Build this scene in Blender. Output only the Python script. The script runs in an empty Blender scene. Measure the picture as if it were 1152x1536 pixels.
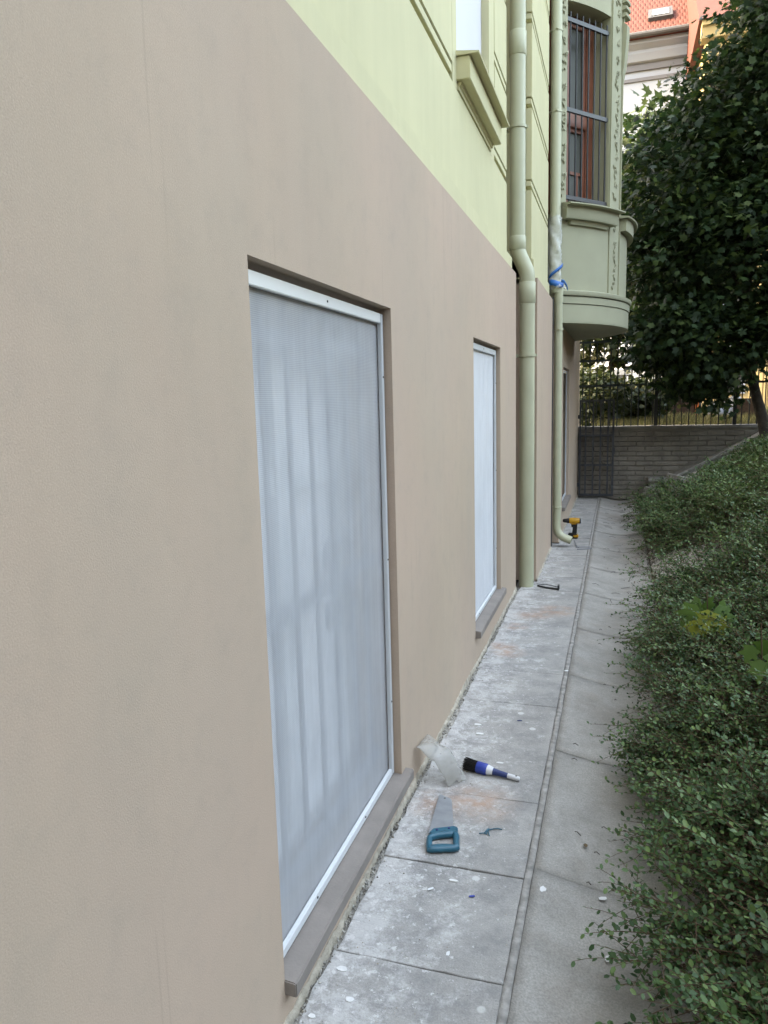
import bpy, math, random
import numpy as np
from mathutils import Vector, Matrix

# ------------------------------------------------------------------ camera, sky, sun, exposure
sc = bpy.context.scene
C = sc.collection
R = math.radians
cam_d = bpy.data.cameras.new('camera'); cam = bpy.data.objects.new('camera', cam_d); C.objects.link(cam)
cam_d.sensor_fit = 'VERTICAL'; cam_d.sensor_height = 36.0; cam_d.lens = 1105.0 / 1536.0 * 36.0
cam_d.clip_start = 0.05; cam_d.clip_end = 600
CAM = np.array((0.809, 0.0, 1.65))
CM = np.array([[0.953811, -0.020332, 0.299718], [0.299273, 0.150916, -0.942157], [-0.026076, 0.988338, 0.15003]])
mw = Matrix([list(CM[i]) + [CAM[i]] for i in range(3)] + [[0, 0, 0, 1]])
cam.matrix_world = mw
sc.camera = cam
SUN_DIR = Vector((-0.74, -0.16, 0.65)).normalized()          # towards the sun: behind the building, so the path lies in its shade
w = bpy.data.worlds.new('World'); sc.world = w; w.use_nodes = True
wn = w.node_tree.nodes; bg = wn['Background']
sky = wn.new('ShaderNodeTexSky'); sky.sky_type = 'NISHITA'; sky.sun_disc = False
sky.sun_elevation = math.asin(SUN_DIR.z); sky.sun_rotation = math.atan2(SUN_DIR.x, SUN_DIR.y)
sky.air_density = 1.0; sky.dust_density = 3.5; sky.ozone_density = 1.0
w.node_tree.links.new(sky.outputs[0], bg.inputs[0]); bg.inputs[1].default_value = 0.15
sl = bpy.data.lights.new('sun', 'SUN'); sl.energy = 0.5; sl.angle = R(10); sl.color = (1.0, 0.95, 0.88)
so = bpy.data.objects.new('sun', sl); C.objects.link(so)
so.rotation_euler = SUN_DIR.to_track_quat('Z', 'Y').to_euler(); so.location = (-30, -30, 40)
vs = sc.view_settings
vs.view_transform = 'Standard'; vs.look = 'None'; vs.exposure = 4.15; vs.gamma = 1.0
vs.use_white_balance = True; vs.white_balance_temperature = 9900; vs.white_balance_tint = 8   # the camera balanced for open shade
sc.cycles.max_bounces = 8; sc.cycles.transparent_max_bounces = 12

def px(u, v):                                                # direction of a pixel of the 1152x1536 photograph
    return CM @ np.array(((u - 576) / 1105.0, -(v - 768) / 1105.0, -1.0))
def gnd(u, v, z=0.0):
    d = px(u, v); return CAM + d * ((z - CAM[2]) / d[2])
def onx(u, v, x):
    d = px(u, v); return CAM + d * ((x - CAM[0]) / d[0])
def ony(u, v, y):
    d = px(u, v); return CAM + d * ((y - CAM[1]) / d[1])

# ------------------------------------------------------------------ materials
MATS = {}
ALB = 0.75                                                     # overall reflectance of paints and stone
def mat(name, col, rough=0.8, var=0.12, scale=3.0, bump=0.0, bscale=150.0, metal=0.0, spec=0.3, streak=0.0, extra=None, island=0.0):
    m = bpy.data.materials.new(name); m.use_nodes = True
    nt = m.node_tree; N = nt.nodes; L = nt.links; b = N['Principled BSDF']
    b.inputs['Roughness'].default_value = rough; b.inputs['Metallic'].default_value = metal
    b.inputs['Specular IOR Level'].default_value = spec
    geo = N.new('ShaderNodeNewGeometry'); pos = geo.outputs['Position']
    rgb = N.new('ShaderNodeRGB'); rgb.outputs[0].default_value = (*col, 1); cur = rgb.outputs[0]
    def noise(sc_, det=5.0, vec=pos, rgh=0.55):
        n = N.new('ShaderNodeTexNoise'); n.inputs['Scale'].default_value = sc_; n.inputs['Detail'].default_value = det
        n.inputs['Roughness'].default_value = rgh; L.new(vec, n.inputs['Vector']); return n.outputs['Fac']
    def ramp(f, a, b_, ca=(0, 0, 0, 1), cb=(1, 1, 1, 1)):
        r = N.new('ShaderNodeValToRGB'); r.color_ramp.elements[0].position = a; r.color_ramp.elements[1].position = b_
        r.color_ramp.elements[0].color = ca; r.color_ramp.elements[1].color = cb; L.new(f, r.inputs[0]); return r.outputs[0]
    def mix(f, a, b_, mode='MIX'):
        x = N.new('ShaderNodeMix'); x.data_type = 'RGBA'; x.blend_type = mode
        if hasattr(f, 'links'): L.new(f, x.inputs['Factor'])
        else: x.inputs['Factor'].default_value = f
        for s, v in (('A', a), ('B', b_)):
            i = [q for q in x.inputs if q.name == s and q.type == 'RGBA'][0]
            if hasattr(v, 'links'): L.new(v, i)
            else: i.default_value = (*v, 1) if len(v) == 3 else v
        return [o for o in x.outputs if o.type == 'RGBA'][0]
    def mul(a, b_, op='MULTIPLY'):
        x = N.new('ShaderNodeMath'); x.operation = op
        for i, v in enumerate((a, b_)):
            if hasattr(v, 'links'): L.new(v, x.inputs[i])
            else: x.inputs[i].default_value = v
        return x.outputs[0]
    def stretch(v):
        mp = N.new('ShaderNodeMapping'); mp.inputs['Scale'].default_value = v; L.new(pos, mp.inputs['Vector']); return mp.outputs[0]
    if var:
        cur = mix(1.0, cur, ramp(noise(scale), 0.3, 0.72, (1 - var,) * 3 + (1,), (1 + var,) * 3 + (1,)), 'MULTIPLY')
    if island:
        cur = mix(1.0, cur, ramp(geo.outputs['Random Per Island'], 0, 1, (1 - island,) * 3 + (1,), (1 + island,) * 3 + (1,)), 'MULTIPLY')
    if streak:
        cur = mix(1.0, cur, ramp(noise(1.0, 3, stretch((14, 14, 0.8))), 0.35, 0.65, (1 - streak,) * 3 + (1,), (1 + streak * 0.3,) * 3 + (1,)), 'MULTIPLY')
    api = dict(N=N, L=L, b=b, pos=pos, noise=noise, ramp=ramp, mix=mix, mul=mul, stretch=stretch, geo=geo, nt=nt)
    if extra: cur = extra(cur, api)
    cur = mix(1.0, cur, (ALB,) * 3, 'MULTIPLY')
    L.new(cur, b.inputs['Base Color'])
    if bump:
        bp = N.new('ShaderNodeBump'); bp.inputs['Strength'].default_value = bump; bp.inputs['Distance'].default_value = 0.01
        L.new(noise(bscale, 4), bp.inputs['Height']); L.new(bp.outputs[0], b.inputs['Normal'])
    MATS[name] = m
    return m

def plaster_marks(cur, a):
    # thin vertical trickle marks and soft pinkish and greyer clouds of tone
    h = a['ramp'](a['noise'](0.6, 4), 0.38, 0.66)
    cur = a['mix'](a['mul'](h, 0.55), cur, (0.65, 0.465, 0.365))
    k = a['ramp'](a['noise'](1.0, 6, a['stretch']((1.1, 1.1, 0.7)), 0.6), 0.45, 0.66)
    cur = a['mix'](a['mul'](k, 0.28), cur, (0.51, 0.425, 0.335))
    f = a['ramp'](a['noise'](1.0, 2, a['stretch']((38, 38, 0.7))), 0.66, 0.70)
    g = a['ramp'](a['noise'](1.3, 2), 0.47, 0.56)
    cur = a['mix'](a['mul'](a['mul'](f, g), 0.13), cur, (0.26, 0.21, 0.17))
    cur = a['mix'](1.0, cur, a['ramp'](a['noise'](330, 3), 0.3, 0.72, (0.93,) * 3 + (1,), (1.06,) * 3 + (1,)), 'MULTIPLY')
    q = a['ramp'](a['noise'](9.0, 8, rgh=0.75), 0.50, 0.74)
    return a['mix'](a['mul'](q, 0.22), cur, (0.38, 0.33, 0.27))
def concrete_marks(cur, a):
    N, L = a['N'], a['L']
    sep = N.new('ShaderNodeSeparateXYZ'); L.new(a['pos'], sep.inputs[0])
    near = N.new('ShaderNodeMapRange'); near.inputs[1].default_value = 0.62; near.inputs[2].default_value = 0.0; L.new(sep.outputs[0], near.inputs[0])
    nr = near.outputs[0]
    fine = a['ramp'](a['noise'](240, 3), 0.35, 0.7, (0.86,) * 3 + (1,), (1.12,) * 3 + (1,))
    cur = a['mix'](1.0, cur, fine, 'MULTIPLY')
    dark = a['ramp'](a['noise'](5, 10, rgh=0.78), 0.44, 0.60)
    cur = a['mix'](a['mul'](dark, 0.55), cur, (0.20, 0.20, 0.20))
    # lime and plaster dust, thicker near the wall
    f = a['mul'](a['noise'](7.0, 12, rgh=0.82), a['mul'](nr, 0.20), 'ADD')
    dust = a['ramp'](f, 0.60, 0.72)
    cur = a['mix'](a['mul'](dust, 0.62), cur, (0.70, 0.68, 0.65))
    f2 = a['mul'](a['noise'](34, 5, rgh=0.7), a['mul'](nr, 0.12), 'ADD')
    spat = a['ramp'](f2, 0.66, 0.71)
    cur = a['mix'](a['mul'](spat, 0.7), cur, (0.74, 0.72, 0.69))
    v = N.new('ShaderNodeTexVoronoi'); v.inputs['Scale'].default_value = 7.0; L.new(a['pos'], v.inputs['Vector'])
    drop = a['ramp'](v.outputs['Distance'], 0.10, 0.13, (1, 1, 1, 1), (0, 0, 0, 1))
    drop = a['mul'](drop, a['ramp'](a['noise'](2.3, 2), 0.52, 0.56))
    cur = a['mix'](a['mul'](drop, 0.8), cur, (0.7, 0.69, 0.66))
    # brick-dust stains at the places they lie in
    for (x, y, r) in ((0.12, 2.74, 0.10), (0.30, 2.80, 0.14), (0.16, 4.65, 0.10), (0.38, 5.66, 0.15), (0.22, 5.5, 0.12), (0.10, 4.75, 0.09), (0.14, 5.2, 0.08)):
        vm = N.new('ShaderNodeVectorMath'); vm.operation = 'DISTANCE'; L.new(a['pos'], vm.inputs[0]); vm.inputs[1].default_value = (x, y, 0)
        mr = N.new('ShaderNodeMapRange'); mr.inputs[1].default_value = r * 1.35; mr.inputs[2].default_value = r * 0.2; L.new(vm.outputs['Value'], mr.inputs[0])
        ff = a['mul'](mr.outputs[0], a['ramp'](a['noise'](11, 7, rgh=0.7), 0.36, 0.62))
        cur = a['mix'](a['mul'](ff, 0.75), cur, (0.50, 0.29, 0.19))
    sp = a['ramp'](a['noise'](110, 2), 0.70, 0.74)
    cur = a['mix'](a['mul'](sp, 0.5), cur, (0.07, 0.07, 0.07))
    return cur
def channel_marks(cur, a):
    fine = a['ramp'](a['noise'](160, 3), 0.35, 0.7, (0.8,) * 3 + (1,), (1.18,) * 3 + (1,))
    cur = a['mix'](1.0, cur, fine, 'MULTIPLY')
    d = a['ramp'](a['noise'](4.5, 9, rgh=0.75), 0.42, 0.66)
    cur = a['mix'](a['mul'](d, 0.6), cur, (0.21, 0.20, 0.18))
    e = a['ramp'](a['noise'](10.0, 8, rgh=0.75), 0.54, 0.70)
    cur = a['mix'](a['mul'](e, 0.6), cur, (0.48, 0.46, 0.43))
    br = a['ramp'](a['noise'](2.2, 5, rgh=0.65), 0.50, 0.70)
    cur = a['mix'](a['mul'](br, 0.45), cur, (0.27, 0.21, 0.165))
    sp = a['ramp'](a['noise'](80, 2), 0.72, 0.76)
    return a['mix'](a['mul'](sp, 0.5), cur, (0.06, 0.06, 0.05))
def tile_rows(cur, a):
    N, L = a['N'], a['L']
    bt = N.new('ShaderNodeTexBrick'); bt.inputs['Scale'].default_value = 2.3; L.new(a['stretch']((1, 1, 1.0)), bt.inputs['Vector'])
    bt.inputs['Color1'].default_value = (1, 1, 1, 1); bt.inputs['Color2'].default_value = (0.75, 0.75, 0.75, 1); bt.inputs['Mortar'].default_value = (0.3, 0.3, 0.3, 1)
    return cur
def grime(cur, a):
    d = a['ramp'](a['noise'](4.0, 7, rgh=0.7), 0.40, 0.66)
    return a['mix'](a['mul'](d, 0.6), cur, (0.055, 0.05, 0.043))

mat('brown_plaster', (0.61, 0.465, 0.345), 0.85, 0.05, 1.3, 0.12, 280, streak=0.02, extra=plaster_marks)
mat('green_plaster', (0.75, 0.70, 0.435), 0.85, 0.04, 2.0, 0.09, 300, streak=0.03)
mat('shaded_bay_plaster', (0.44, 0.435, 0.305), 0.8, 0.05, 3.0, 0.15, 140)  # wall green darkened to carry the bay's weaker light in its colour
mat('pipe_paint', (0.55, 0.555, 0.385), 0.42, 0.06, 6.0, 0.03, 60, spec=0.45)
mat('sill_stone', (0.29, 0.25, 0.22), 0.75, 0.14, 9.0, 0.12, 120)
mat('white_metal', (0.80, 0.82, 0.82), 0.35, 0.03, 5.0, spec=0.5)
mat('white_film', (0.80, 0.80, 0.84), 0.5, 0.02, 1.0)
mat('slab_concrete', (0.42, 0.40, 0.37), 0.9, 0.10, 2.0, 0.35, 130, extra=concrete_marks)
mat('strip_mortar', (0.36, 0.34, 0.31), 0.95, 0.4, 22.0, 0.6, 70)
mat('channel_concrete', (0.41, 0.39, 0.355), 0.88, 0.10, 1.6, 0.22, 110, extra=channel_marks)
mat('joint_dirt', (0.19, 0.18, 0.16), 1.0, 0.3, 20, 0.5, 90)
mat('rubble', (0.46, 0.43, 0.38), 0.95, 0.25, 30, 0.4, 90, island=0.45)
mat('old_render', (0.56, 0.49, 0.39), 0.95, 0.25, 25, 0.5, 120)
mat('plaster_white', (0.80, 0.79, 0.76), 0.9, 0.1, 60)
mat('soil', (0.085, 0.070, 0.055), 1.0, 0.35, 5.0, 0.8, 40)
mat('pale_gravel', (0.40, 0.36, 0.31), 0.95, 0.25, 20, 0.5, 70, island=0.4)
mat('brick_grey', (0.295, 0.262, 0.222), 0.95, 0.2, 2.0, 0.5, 60, island=0.28, extra=grime)
mat('brick_joint', (0.29, 0.26, 0.22), 0.95, 0.2, 8.0, 0.5, 60)
mat('old_concrete', (0.30, 0.285, 0.26), 0.95, 0.25, 6.0, 0.5, 60)
mat('black_iron', (0.020, 0.022, 0.024), 0.5, 0.2, 20, spec=0.4)
mat('green_iron', (0.040, 0.058, 0.058), 0.5, 0.2, 20, spec=0.4)
mat('gate_iron', (0.050, 0.056, 0.066), 0.5, 0.3, 12, spec=0.4)
mat('grille_iron', (0.022, 0.024, 0.028), 0.4, 0.1, 12, spec=0.5)
mat('bar_paint', (0.22, 0.23, 0.25), 0.6, 0.05, 6)
mat('red_wood', (0.26, 0.080, 0.042), 0.4, 0.18, 8, spec=0.45)
mat('saw_steel', (0.42, 0.45, 0.48), 0.38, 0.12, 25, metal=0.55, spec=0.5)
mat('teal_plastic', (0.008, 0.125, 0.185), 0.35, 0.12, 30, spec=0.5)
mat('blue_plastic', (0.018, 0.058, 0.36), 0.35, 0.08, 30, spec=0.5)
mat('navy_plastic', (0.012, 0.035, 0.15), 0.4, 0.08, 30, spec=0.5)
mat('white_plastic', (0.75, 0.75, 0.75), 0.35, 0.05, 20, spec=0.5)
mat('bristle', (0.018, 0.016, 0.015), 0.7, 0.3, 300, 0.6, 500)
mat('yellow_plastic', (0.62, 0.30, 0.012), 0.4, 0.1, 20, spec=0.5)
mat('black_plastic', (0.014, 0.014, 0.015), 0.45, 0.1, 20, spec=0.4)
mat('tape_blue', (0.02, 0.20, 0.62), 0.4, 0.1, 30, spec=0.5)
mat('paper', (0.80, 0.80, 0.79), 0.7, 0.04, 50)
mat('bark', (0.060, 0.050, 0.040), 0.95, 0.3, 12, 0.9, 50)
mat('twig', (0.15, 0.095, 0.060), 0.85, 0.2, 30)
mat('dry_twig', (0.075, 0.060, 0.048), 0.9, 0.2, 30)
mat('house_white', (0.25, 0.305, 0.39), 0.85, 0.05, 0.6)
mat('house_pink', (0.13, 0.105, 0.09), 0.85, 0.05, 0.6)
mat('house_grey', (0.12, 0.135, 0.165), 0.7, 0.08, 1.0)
mat('house_yellow', (0.36, 0.295, 0.16), 0.85, 0.06, 0.8)
mat('roof_tile', (0.088, 0.026, 0.021), 0.8, 0.15, 3.0, island=0.25)
mat('zinc', (0.22, 0.23, 0.25), 0.4, 0.1, 4.0, metal=0.4)
mat('dark_metal', (0.06, 0.062, 0.066), 0.5, 0.1, 4.0)
mat('shed_brown', (0.040, 0.024, 0.019), 0.8, 0.2, 6.0, island=0.2)
mat('orange_wood', (0.42, 0.115, 0.035), 0.6, 0.12, 10.0)
mat('tarp', (0.26, 0.28, 0.31), 0.45, 0.2, 8.0, spec=0.4)
mat('crate_wood', (0.095, 0.060, 0.040), 0.8, 0.2, 14.0, island=0.2)
mat('pale_blue', (0.42, 0.48, 0.56), 0.7, 0.06, 2.0)
mat('clay', (0.30, 0.20, 0.14), 0.9, 0.2, 20)

def glass_mat(name, col, rough=0.05):
    m = bpy.data.materials.new(name); m.use_nodes = True; b = m.node_tree.nodes['Principled BSDF']
    b.inputs['Base Color'].default_value = (*col, 1); b.inputs['Roughness'].default_value = rough; b.inputs['Specular IOR Level'].default_value = 0.7
    MATS[name] = m
glass_mat('bay_glass', (0.10, 0.105, 0.095), 0.2); MATS['bay_glass'].node_tree.nodes['Principled BSDF'].inputs['Specular IOR Level'].default_value = 0.07
glass_mat('dark_glass', (0.02, 0.024, 0.026)); glass_mat('curtain_sheen_glass', (0.78, 0.78, 0.78), 0.12); glass_mat('sky_glass', (0.45, 0.55, 0.62), 0.1)  # pale panes: curtain white and bright reflection painted into the base colour

def film_mat(name, col, alpha, rough=0.25, bump=0.0, bs=30.0, trans=0.35, weave=False):
    # thin woven or clear sheet: part of the light goes straight through
    m = bpy.data.materials.new(name); m.use_nodes = True; nt = m.node_tree; N = nt.nodes; L = nt.links
    b = N['Principled BSDF']; b.inputs['Base Color'].default_value = (*col, 1); b.inputs['Roughness'].default_value = rough
    tl = N.new('ShaderNodeBsdfTranslucent'); tl.inputs[0].default_value = (*col, 1)
    m1 = N.new('ShaderNodeMixShader'); m1.inputs[0].default_value = trans; L.new(b.outputs[0], m1.inputs[1]); L.new(tl.outputs[0], m1.inputs[2])
    tr = N.new('ShaderNodeBsdfTransparent'); m2 = N.new('ShaderNodeMixShader')
    L.new(tr.outputs[0], m2.inputs[1]); L.new(m1.outputs[0], m2.inputs[2])
    geo = N.new('ShaderNodeNewGeometry')
    n = N.new('ShaderNodeTexNoise'); n.inputs['Scale'].default_value = bs; n.inputs['Detail'].default_value = 4; L.new(geo.outputs['Position'], n.inputs['Vector'])
    mr = N.new('ShaderNodeMapRange'); mr.inputs[3].default_value = alpha - 0.09; mr.inputs[4].default_value = alpha + 0.09; L.new(n.outputs['Fac'], mr.inputs[0])
    fac = mr.outputs[0]
    if weave:
        mp = N.new('ShaderNodeMapping'); mp.inputs['Scale'].default_value = (0, 26, 0.9); L.new(geo.outputs['Position'], mp.inputs['Vector'])
        fn = N.new('ShaderNodeTexNoise'); fn.inputs['Scale'].default_value = 1.0; fn.inputs['Detail'].default_value = 7; fn.inputs['Roughness'].default_value = 0.7; L.new(mp.outputs[0], fn.inputs['Vector'])
        fq = N.new('ShaderNodeMapRange'); fq.inputs[1].default_value = 0.3; fq.inputs[2].default_value = 0.75; fq.inputs[3].default_value = -0.03; fq.inputs[4].default_value = 0.05; L.new(fn.outputs['Fac'], fq.inputs[0])
        fa = N.new('ShaderNodeMath'); fa.operation = 'ADD'; L.new(fac, fa.inputs[0]); L.new(fq.outputs[0], fa.inputs[1]); fac = fa.outputs[0]
        # warp and weft of the net, seen as fine cross lines
        for sc_ in ((0, 0, 1), (0, 1, 0)):
            mp = N.new('ShaderNodeMapping'); mp.inputs['Scale'].default_value = (0, sc_[1], sc_[2]); L.new(geo.outputs['Position'], mp.inputs['Vector'])
            wv = N.new('ShaderNodeTexWave'); wv.bands_direction = 'Z' if sc_[2] else 'Y'; wv.inputs['Scale'].default_value = 62.0
            wv.inputs['Distortion'].default_value = 0.15; L.new(mp.outputs[0], wv.inputs['Vector'])
            q = N.new('ShaderNodeMapRange'); q.inputs[3].default_value = -0.06; q.inputs[4].default_value = 0.06; L.new(wv.outputs['Fac'], q.inputs[0])
            ad = N.new('ShaderNodeMath'); ad.operation = 'ADD'; L.new(fac, ad.inputs[0]); L.new(q.outputs[0], ad.inputs[1]); fac = ad.outputs[0]
    L.new(fac, m2.inputs[0])
    if bump:
        bp = N.new('ShaderNodeBump'); bp.inputs['Strength'].default_value = bump; bp.inputs['Distance'].default_value = 0.02
        L.new(n.outputs['Fac'], bp.inputs['Height']); L.new(bp.outputs[0], b.inputs['Normal'])
    L.new(m2.outputs[0], N['Material Output'].inputs[0])
    MATS[name] = m
film_mat('net', (0.70, 0.715, 0.735), 0.55, 0.55, 0.15, 5.0, 0.25, weave=True)
film_mat('grazing_net', (0.80, 0.81, 0.825), 0.90, 0.55, 0.15, 5.0, 0.2, weave=True)  # paler, more opaque net copy; whiteness of the grazing view put in its colour
film_mat('clear_film', (0.80, 0.81, 0.78), 0.42, 0.08, 1.0, 16.0, 0.15)
film_mat('cloudy_film', (0.50, 0.49, 0.45), 0.45, 0.25, 0.5, 25.0, 0.3)

def leaf_mat(name, c0, c1, c2, rough=0.42, tr=0.22):
    m = bpy.data.materials.new(name); m.use_nodes = True; nt = m.node_tree; N = nt.nodes; L = nt.links; b = N['Principled BSDF']
    geo = N.new('ShaderNodeNewGeometry'); r = N.new('ShaderNodeValToRGB'); L.new(geo.outputs['Random Per Island'], r.inputs[0])
    e = r.color_ramp.elements; e[0].color = (*c0, 1); e[1].color = (*c2, 1); e[1].position = 1.0; k = e.new(0.6); k.color = (*c1, 1)
    n = N.new('ShaderNodeTexNoise'); n.inputs['Scale'].default_value = 2.2; n.inputs['Detail'].default_value = 2; L.new(geo.outputs['Position'], n.inputs['Vector'])
    mr = N.new('ShaderNodeMapRange'); mr.inputs[3].default_value = 0.6; mr.inputs[4].default_value = 1.4; L.new(n.outputs['Fac'], mr.inputs[0])
    x = N.new('ShaderNodeVectorMath'); x.operation = 'SCALE'; L.new(r.outputs[0], x.inputs[0]); L.new(mr.outputs[0], x.inputs['Scale'])
    mr.inputs[3].default_value = 0.42 * 0.85; mr.inputs[4].default_value = 1.62 * 0.85
    L.new(x.outputs[0], b.inputs['Base Color']); b.inputs['Roughness'].default_value = rough; b.inputs['Specular IOR Level'].default_value = 0.28
    t = N.new('ShaderNodeBsdfTranslucent'); L.new(x.outputs[0], t.inputs[0])
    mx = N.new('ShaderNodeMixShader'); mx.inputs[0].default_value = tr; L.new(b.outputs[0], mx.inputs[1]); L.new(t.outputs[0], mx.inputs[2])
    L.new(mx.outputs[0], N['Material Output'].inputs[0]); MATS[name] = m
leaf_mat('shrub_leaf', (0.034, 0.076, 0.028), (0.062, 0.125, 0.042), (0.125, 0.20, 0.058), 0.48)
leaf_mat('new_leaf', (0.060, 0.115, 0.040), (0.090, 0.155, 0.050), (0.14, 0.21, 0.07), 0.36)
leaf_mat('fresh_leaf', (0.050, 0.095, 0.028), (0.085, 0.15, 0.040), (0.14, 0.21, 0.06))
leaf_mat('maple_leaf', (0.014, 0.032, 0.014), (0.026, 0.058, 0.020), (0.060, 0.095, 0.022), 0.6, 0.3)
leaf_mat('hedge_leaf', (0.014, 0.028, 0.010), (0.028, 0.048, 0.015), (0.07, 0.085, 0.025), 0.55, 0.25)
leaf_mat('yellow_leaf', (0.30, 0.26, 0.03), (0.22, 0.25, 0.03), (0.34, 0.30, 0.04), 0.5, 0.25)
leaf_mat('sapling_leaf', (0.06, 0.12, 0.025), (0.08, 0.15, 0.03), (0.11, 0.19, 0.04), 0.5, 0.25)
leaf_mat('dead_leaf', (0.05, 0.032, 0.02), (0.10, 0.06, 0.035), (0.16, 0.11, 0.06), 0.8, 0.1)
leaf_mat('dry_grass', (0.07, 0.085, 0.035), (0.13, 0.13, 0.06), (0.20, 0.18, 0.10), 0.8, 0.3)

# ------------------------------------------------------------------ mesh helpers
class MB:
    def __init__(s): s.v = []; s.f = []
    def add(s, vs_, fs):
        o = len(s.v); s.v += [tuple(map(float, p)) for p in vs_]; s.f += [tuple(i + o for i in f) for f in fs]; return s
    def box(s, x0, x1, y0, y1, z0, z1):
        return s.add([(x0, y0, z0), (x1, y0, z0), (x1, y1, z0), (x0, y1, z0), (x0, y0, z1), (x1, y0, z1), (x1, y1, z1), (x0, y1, z1)],
                     [(0, 3, 2, 1), (4, 5, 6, 7), (0, 1, 5, 4), (1, 2, 6, 5), (2, 3, 7, 6), (3, 0, 4, 7)])
    def prism(s, poly, axis, a, b):                          # poly of 2D points swept along an axis from a to b
        n = len(poly)
        def p(q, t): return {'x': (t, q[0], q[1]), 'y': (q[0], t, q[1]), 'z': (q[0], q[1], t)}[axis]
        return s.add([p(q, a) for q in poly] + [p(q, b) for q in poly],
                     [tuple(range(n)), tuple(range(2 * n - 1, n - 1, -1))] + [(i, (i + 1) % n, n + (i + 1) % n, n + i) for i in range(n)])
    def tube(s, pts, rad, n=12, cap=True):
        pts = [Vector(p) for p in pts]; rs = rad if hasattr(rad, '__len__') else [rad] * len(pts)
        rings = []; up = None
        for i, p in enumerate(pts):
            t = (pts[min(i + 1, len(pts) - 1)] - pts[max(i - 1, 0)]).normalized()
            if up is None: up = t.orthogonal().normalized()
            else: up = (up - t * up.dot(t)).normalized()
            si = t.cross(up); rings.append([p + (up * math.cos(2 * math.pi * k / n) + si * math.sin(2 * math.pi * k / n)) * rs[i] for k in range(n)])
        fs = []
        for i in range(len(pts) - 1):
            for k in range(n): fs.append((i * n + k, i * n + (k + 1) % n, (i + 1) * n + (k + 1) % n, (i + 1) * n + k))
        if cap: fs += [tuple(range(n - 1, -1, -1)), tuple((len(pts) - 1) * n + k for k in range(n))]
        return s.add([q for r in rings for q in r], fs)
    def obox(s, c, ex, ey, ez):                              # oriented box: centre and half-extent vectors
        c, ex, ey, ez = map(Vector, (c, ex, ey, ez))
        P = [c + ex * a + ey * b + ez * d for d in (-1, 1) for a, b in ((-1, -1), (1, -1), (1, 1), (-1, 1))]
        return s.add(P, [(0, 3, 2, 1), (4, 5, 6, 7), (0, 1, 5, 4), (1, 2, 6, 5), (2, 3, 7, 6), (3, 0, 4, 7)])
    def build(s, name, m, parent=None, smooth=False, bevel=0.0, kind=None, seg=2):
        me = bpy.data.meshes.new(name)
        o0 = ROOT.get(parent.name, Vector((0, 0, 0))) if parent else Vector((0, 0, 0))
        me.from_pydata([(a - o0.x, b - o0.y, c - o0.z) for a, b, c in s.v], [], s.f)
        me.validate()
        import bmesh
        bm = bmesh.new(); bm.from_mesh(me); bmesh.ops.recalc_face_normals(bm, faces=bm.faces)
        if bevel: bmesh.ops.bevel(bm, geom=[e for e in bm.edges if len(e.link_faces) == 2 and e.calc_face_angle(0) > 0.6], offset=bevel, segments=seg, affect='EDGES', clamp_overlap=True)
        bm.to_mesh(me); bm.free()
        me.materials.append(MATS[m])
        if smooth:
            me.polygons.foreach_set('use_smooth', [True] * len(me.polygons))
            try: me.set_sharp_from_angle(angle=R(38))
            except Exception: pass
        return link(name, me, parent, kind)
ROOT = {}
def link(name, me, parent=None, kind=None):
    o = bpy.data.objects.new(name, me); C.objects.link(o)
    if parent is not None:
        o.parent = parent; ROOT[o.name] = ROOT.get(parent.name, Vector((0, 0, 0)))
    if kind: o['kind'] = kind
    return o
def thing(name, label, cat, loc, group=None):
    o = bpy.data.objects.new(name, None); C.objects.link(o); o.location = loc; o.empty_display_size = 0.1
    ROOT[o.name] = Vector(loc); o['label'] = label; o['category'] = cat
    if group: o['group'] = group
    return o
def tag(o, label, cat, group=None):
    o['label'] = label; o['category'] = cat
    if group: o['group'] = group
    return o
def shared(name, me, loc, parent, rot=None):                  # an alike piece at its own place, sharing mesh data
    o = link(name, me, parent); r = ROOT.get(parent.name, Vector((0, 0, 0)))
    o.location = Vector(loc) - r
    if rot: o.rotation_euler = rot
    return o
def mesh_np(name, V, F, m):                                   # V (n,3) array, F (k,q) array, all faces of q corners
    me = bpy.data.meshes.new(name); V = np.asarray(V, np.float32); F = np.asarray(F, np.int32)
    me.vertices.add(len(V)); me.vertices.foreach_set('co', V.ravel())
    me.loops.add(F.size); me.loops.foreach_set('vertex_index', F.ravel())
    me.polygons.add(len(F)); me.polygons.foreach_set('loop_start', np.arange(0, F.size, F.shape[1], dtype=np.int32))
    me.update(calc_edges=True); me.materials.append(MATS[m]); return me
def piece_mesh(name, sx, sy, sz, m, bevel=0.0, seed=None, jit=0.0):
    import bmesh
    me = bpy.data.meshes.new(name); bm = bmesh.new(); bmesh.ops.create_cube(bm, size=1.0)
    rr = random.Random(seed)
    for v in bm.verts: v.co = Vector((v.co.x * sx + rr.uniform(-jit, jit), v.co.y * sy + rr.uniform(-jit, jit), v.co.z * sz + rr.uniform(-jit, jit) * 0.3))
    if bevel: bmesh.ops.bevel(bm, geom=list(bm.edges), offset=bevel, segments=1, affect='EDGES')
    bm.to_mesh(me); bm.free(); me.materials.append(MATS[m]); return me

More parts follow.
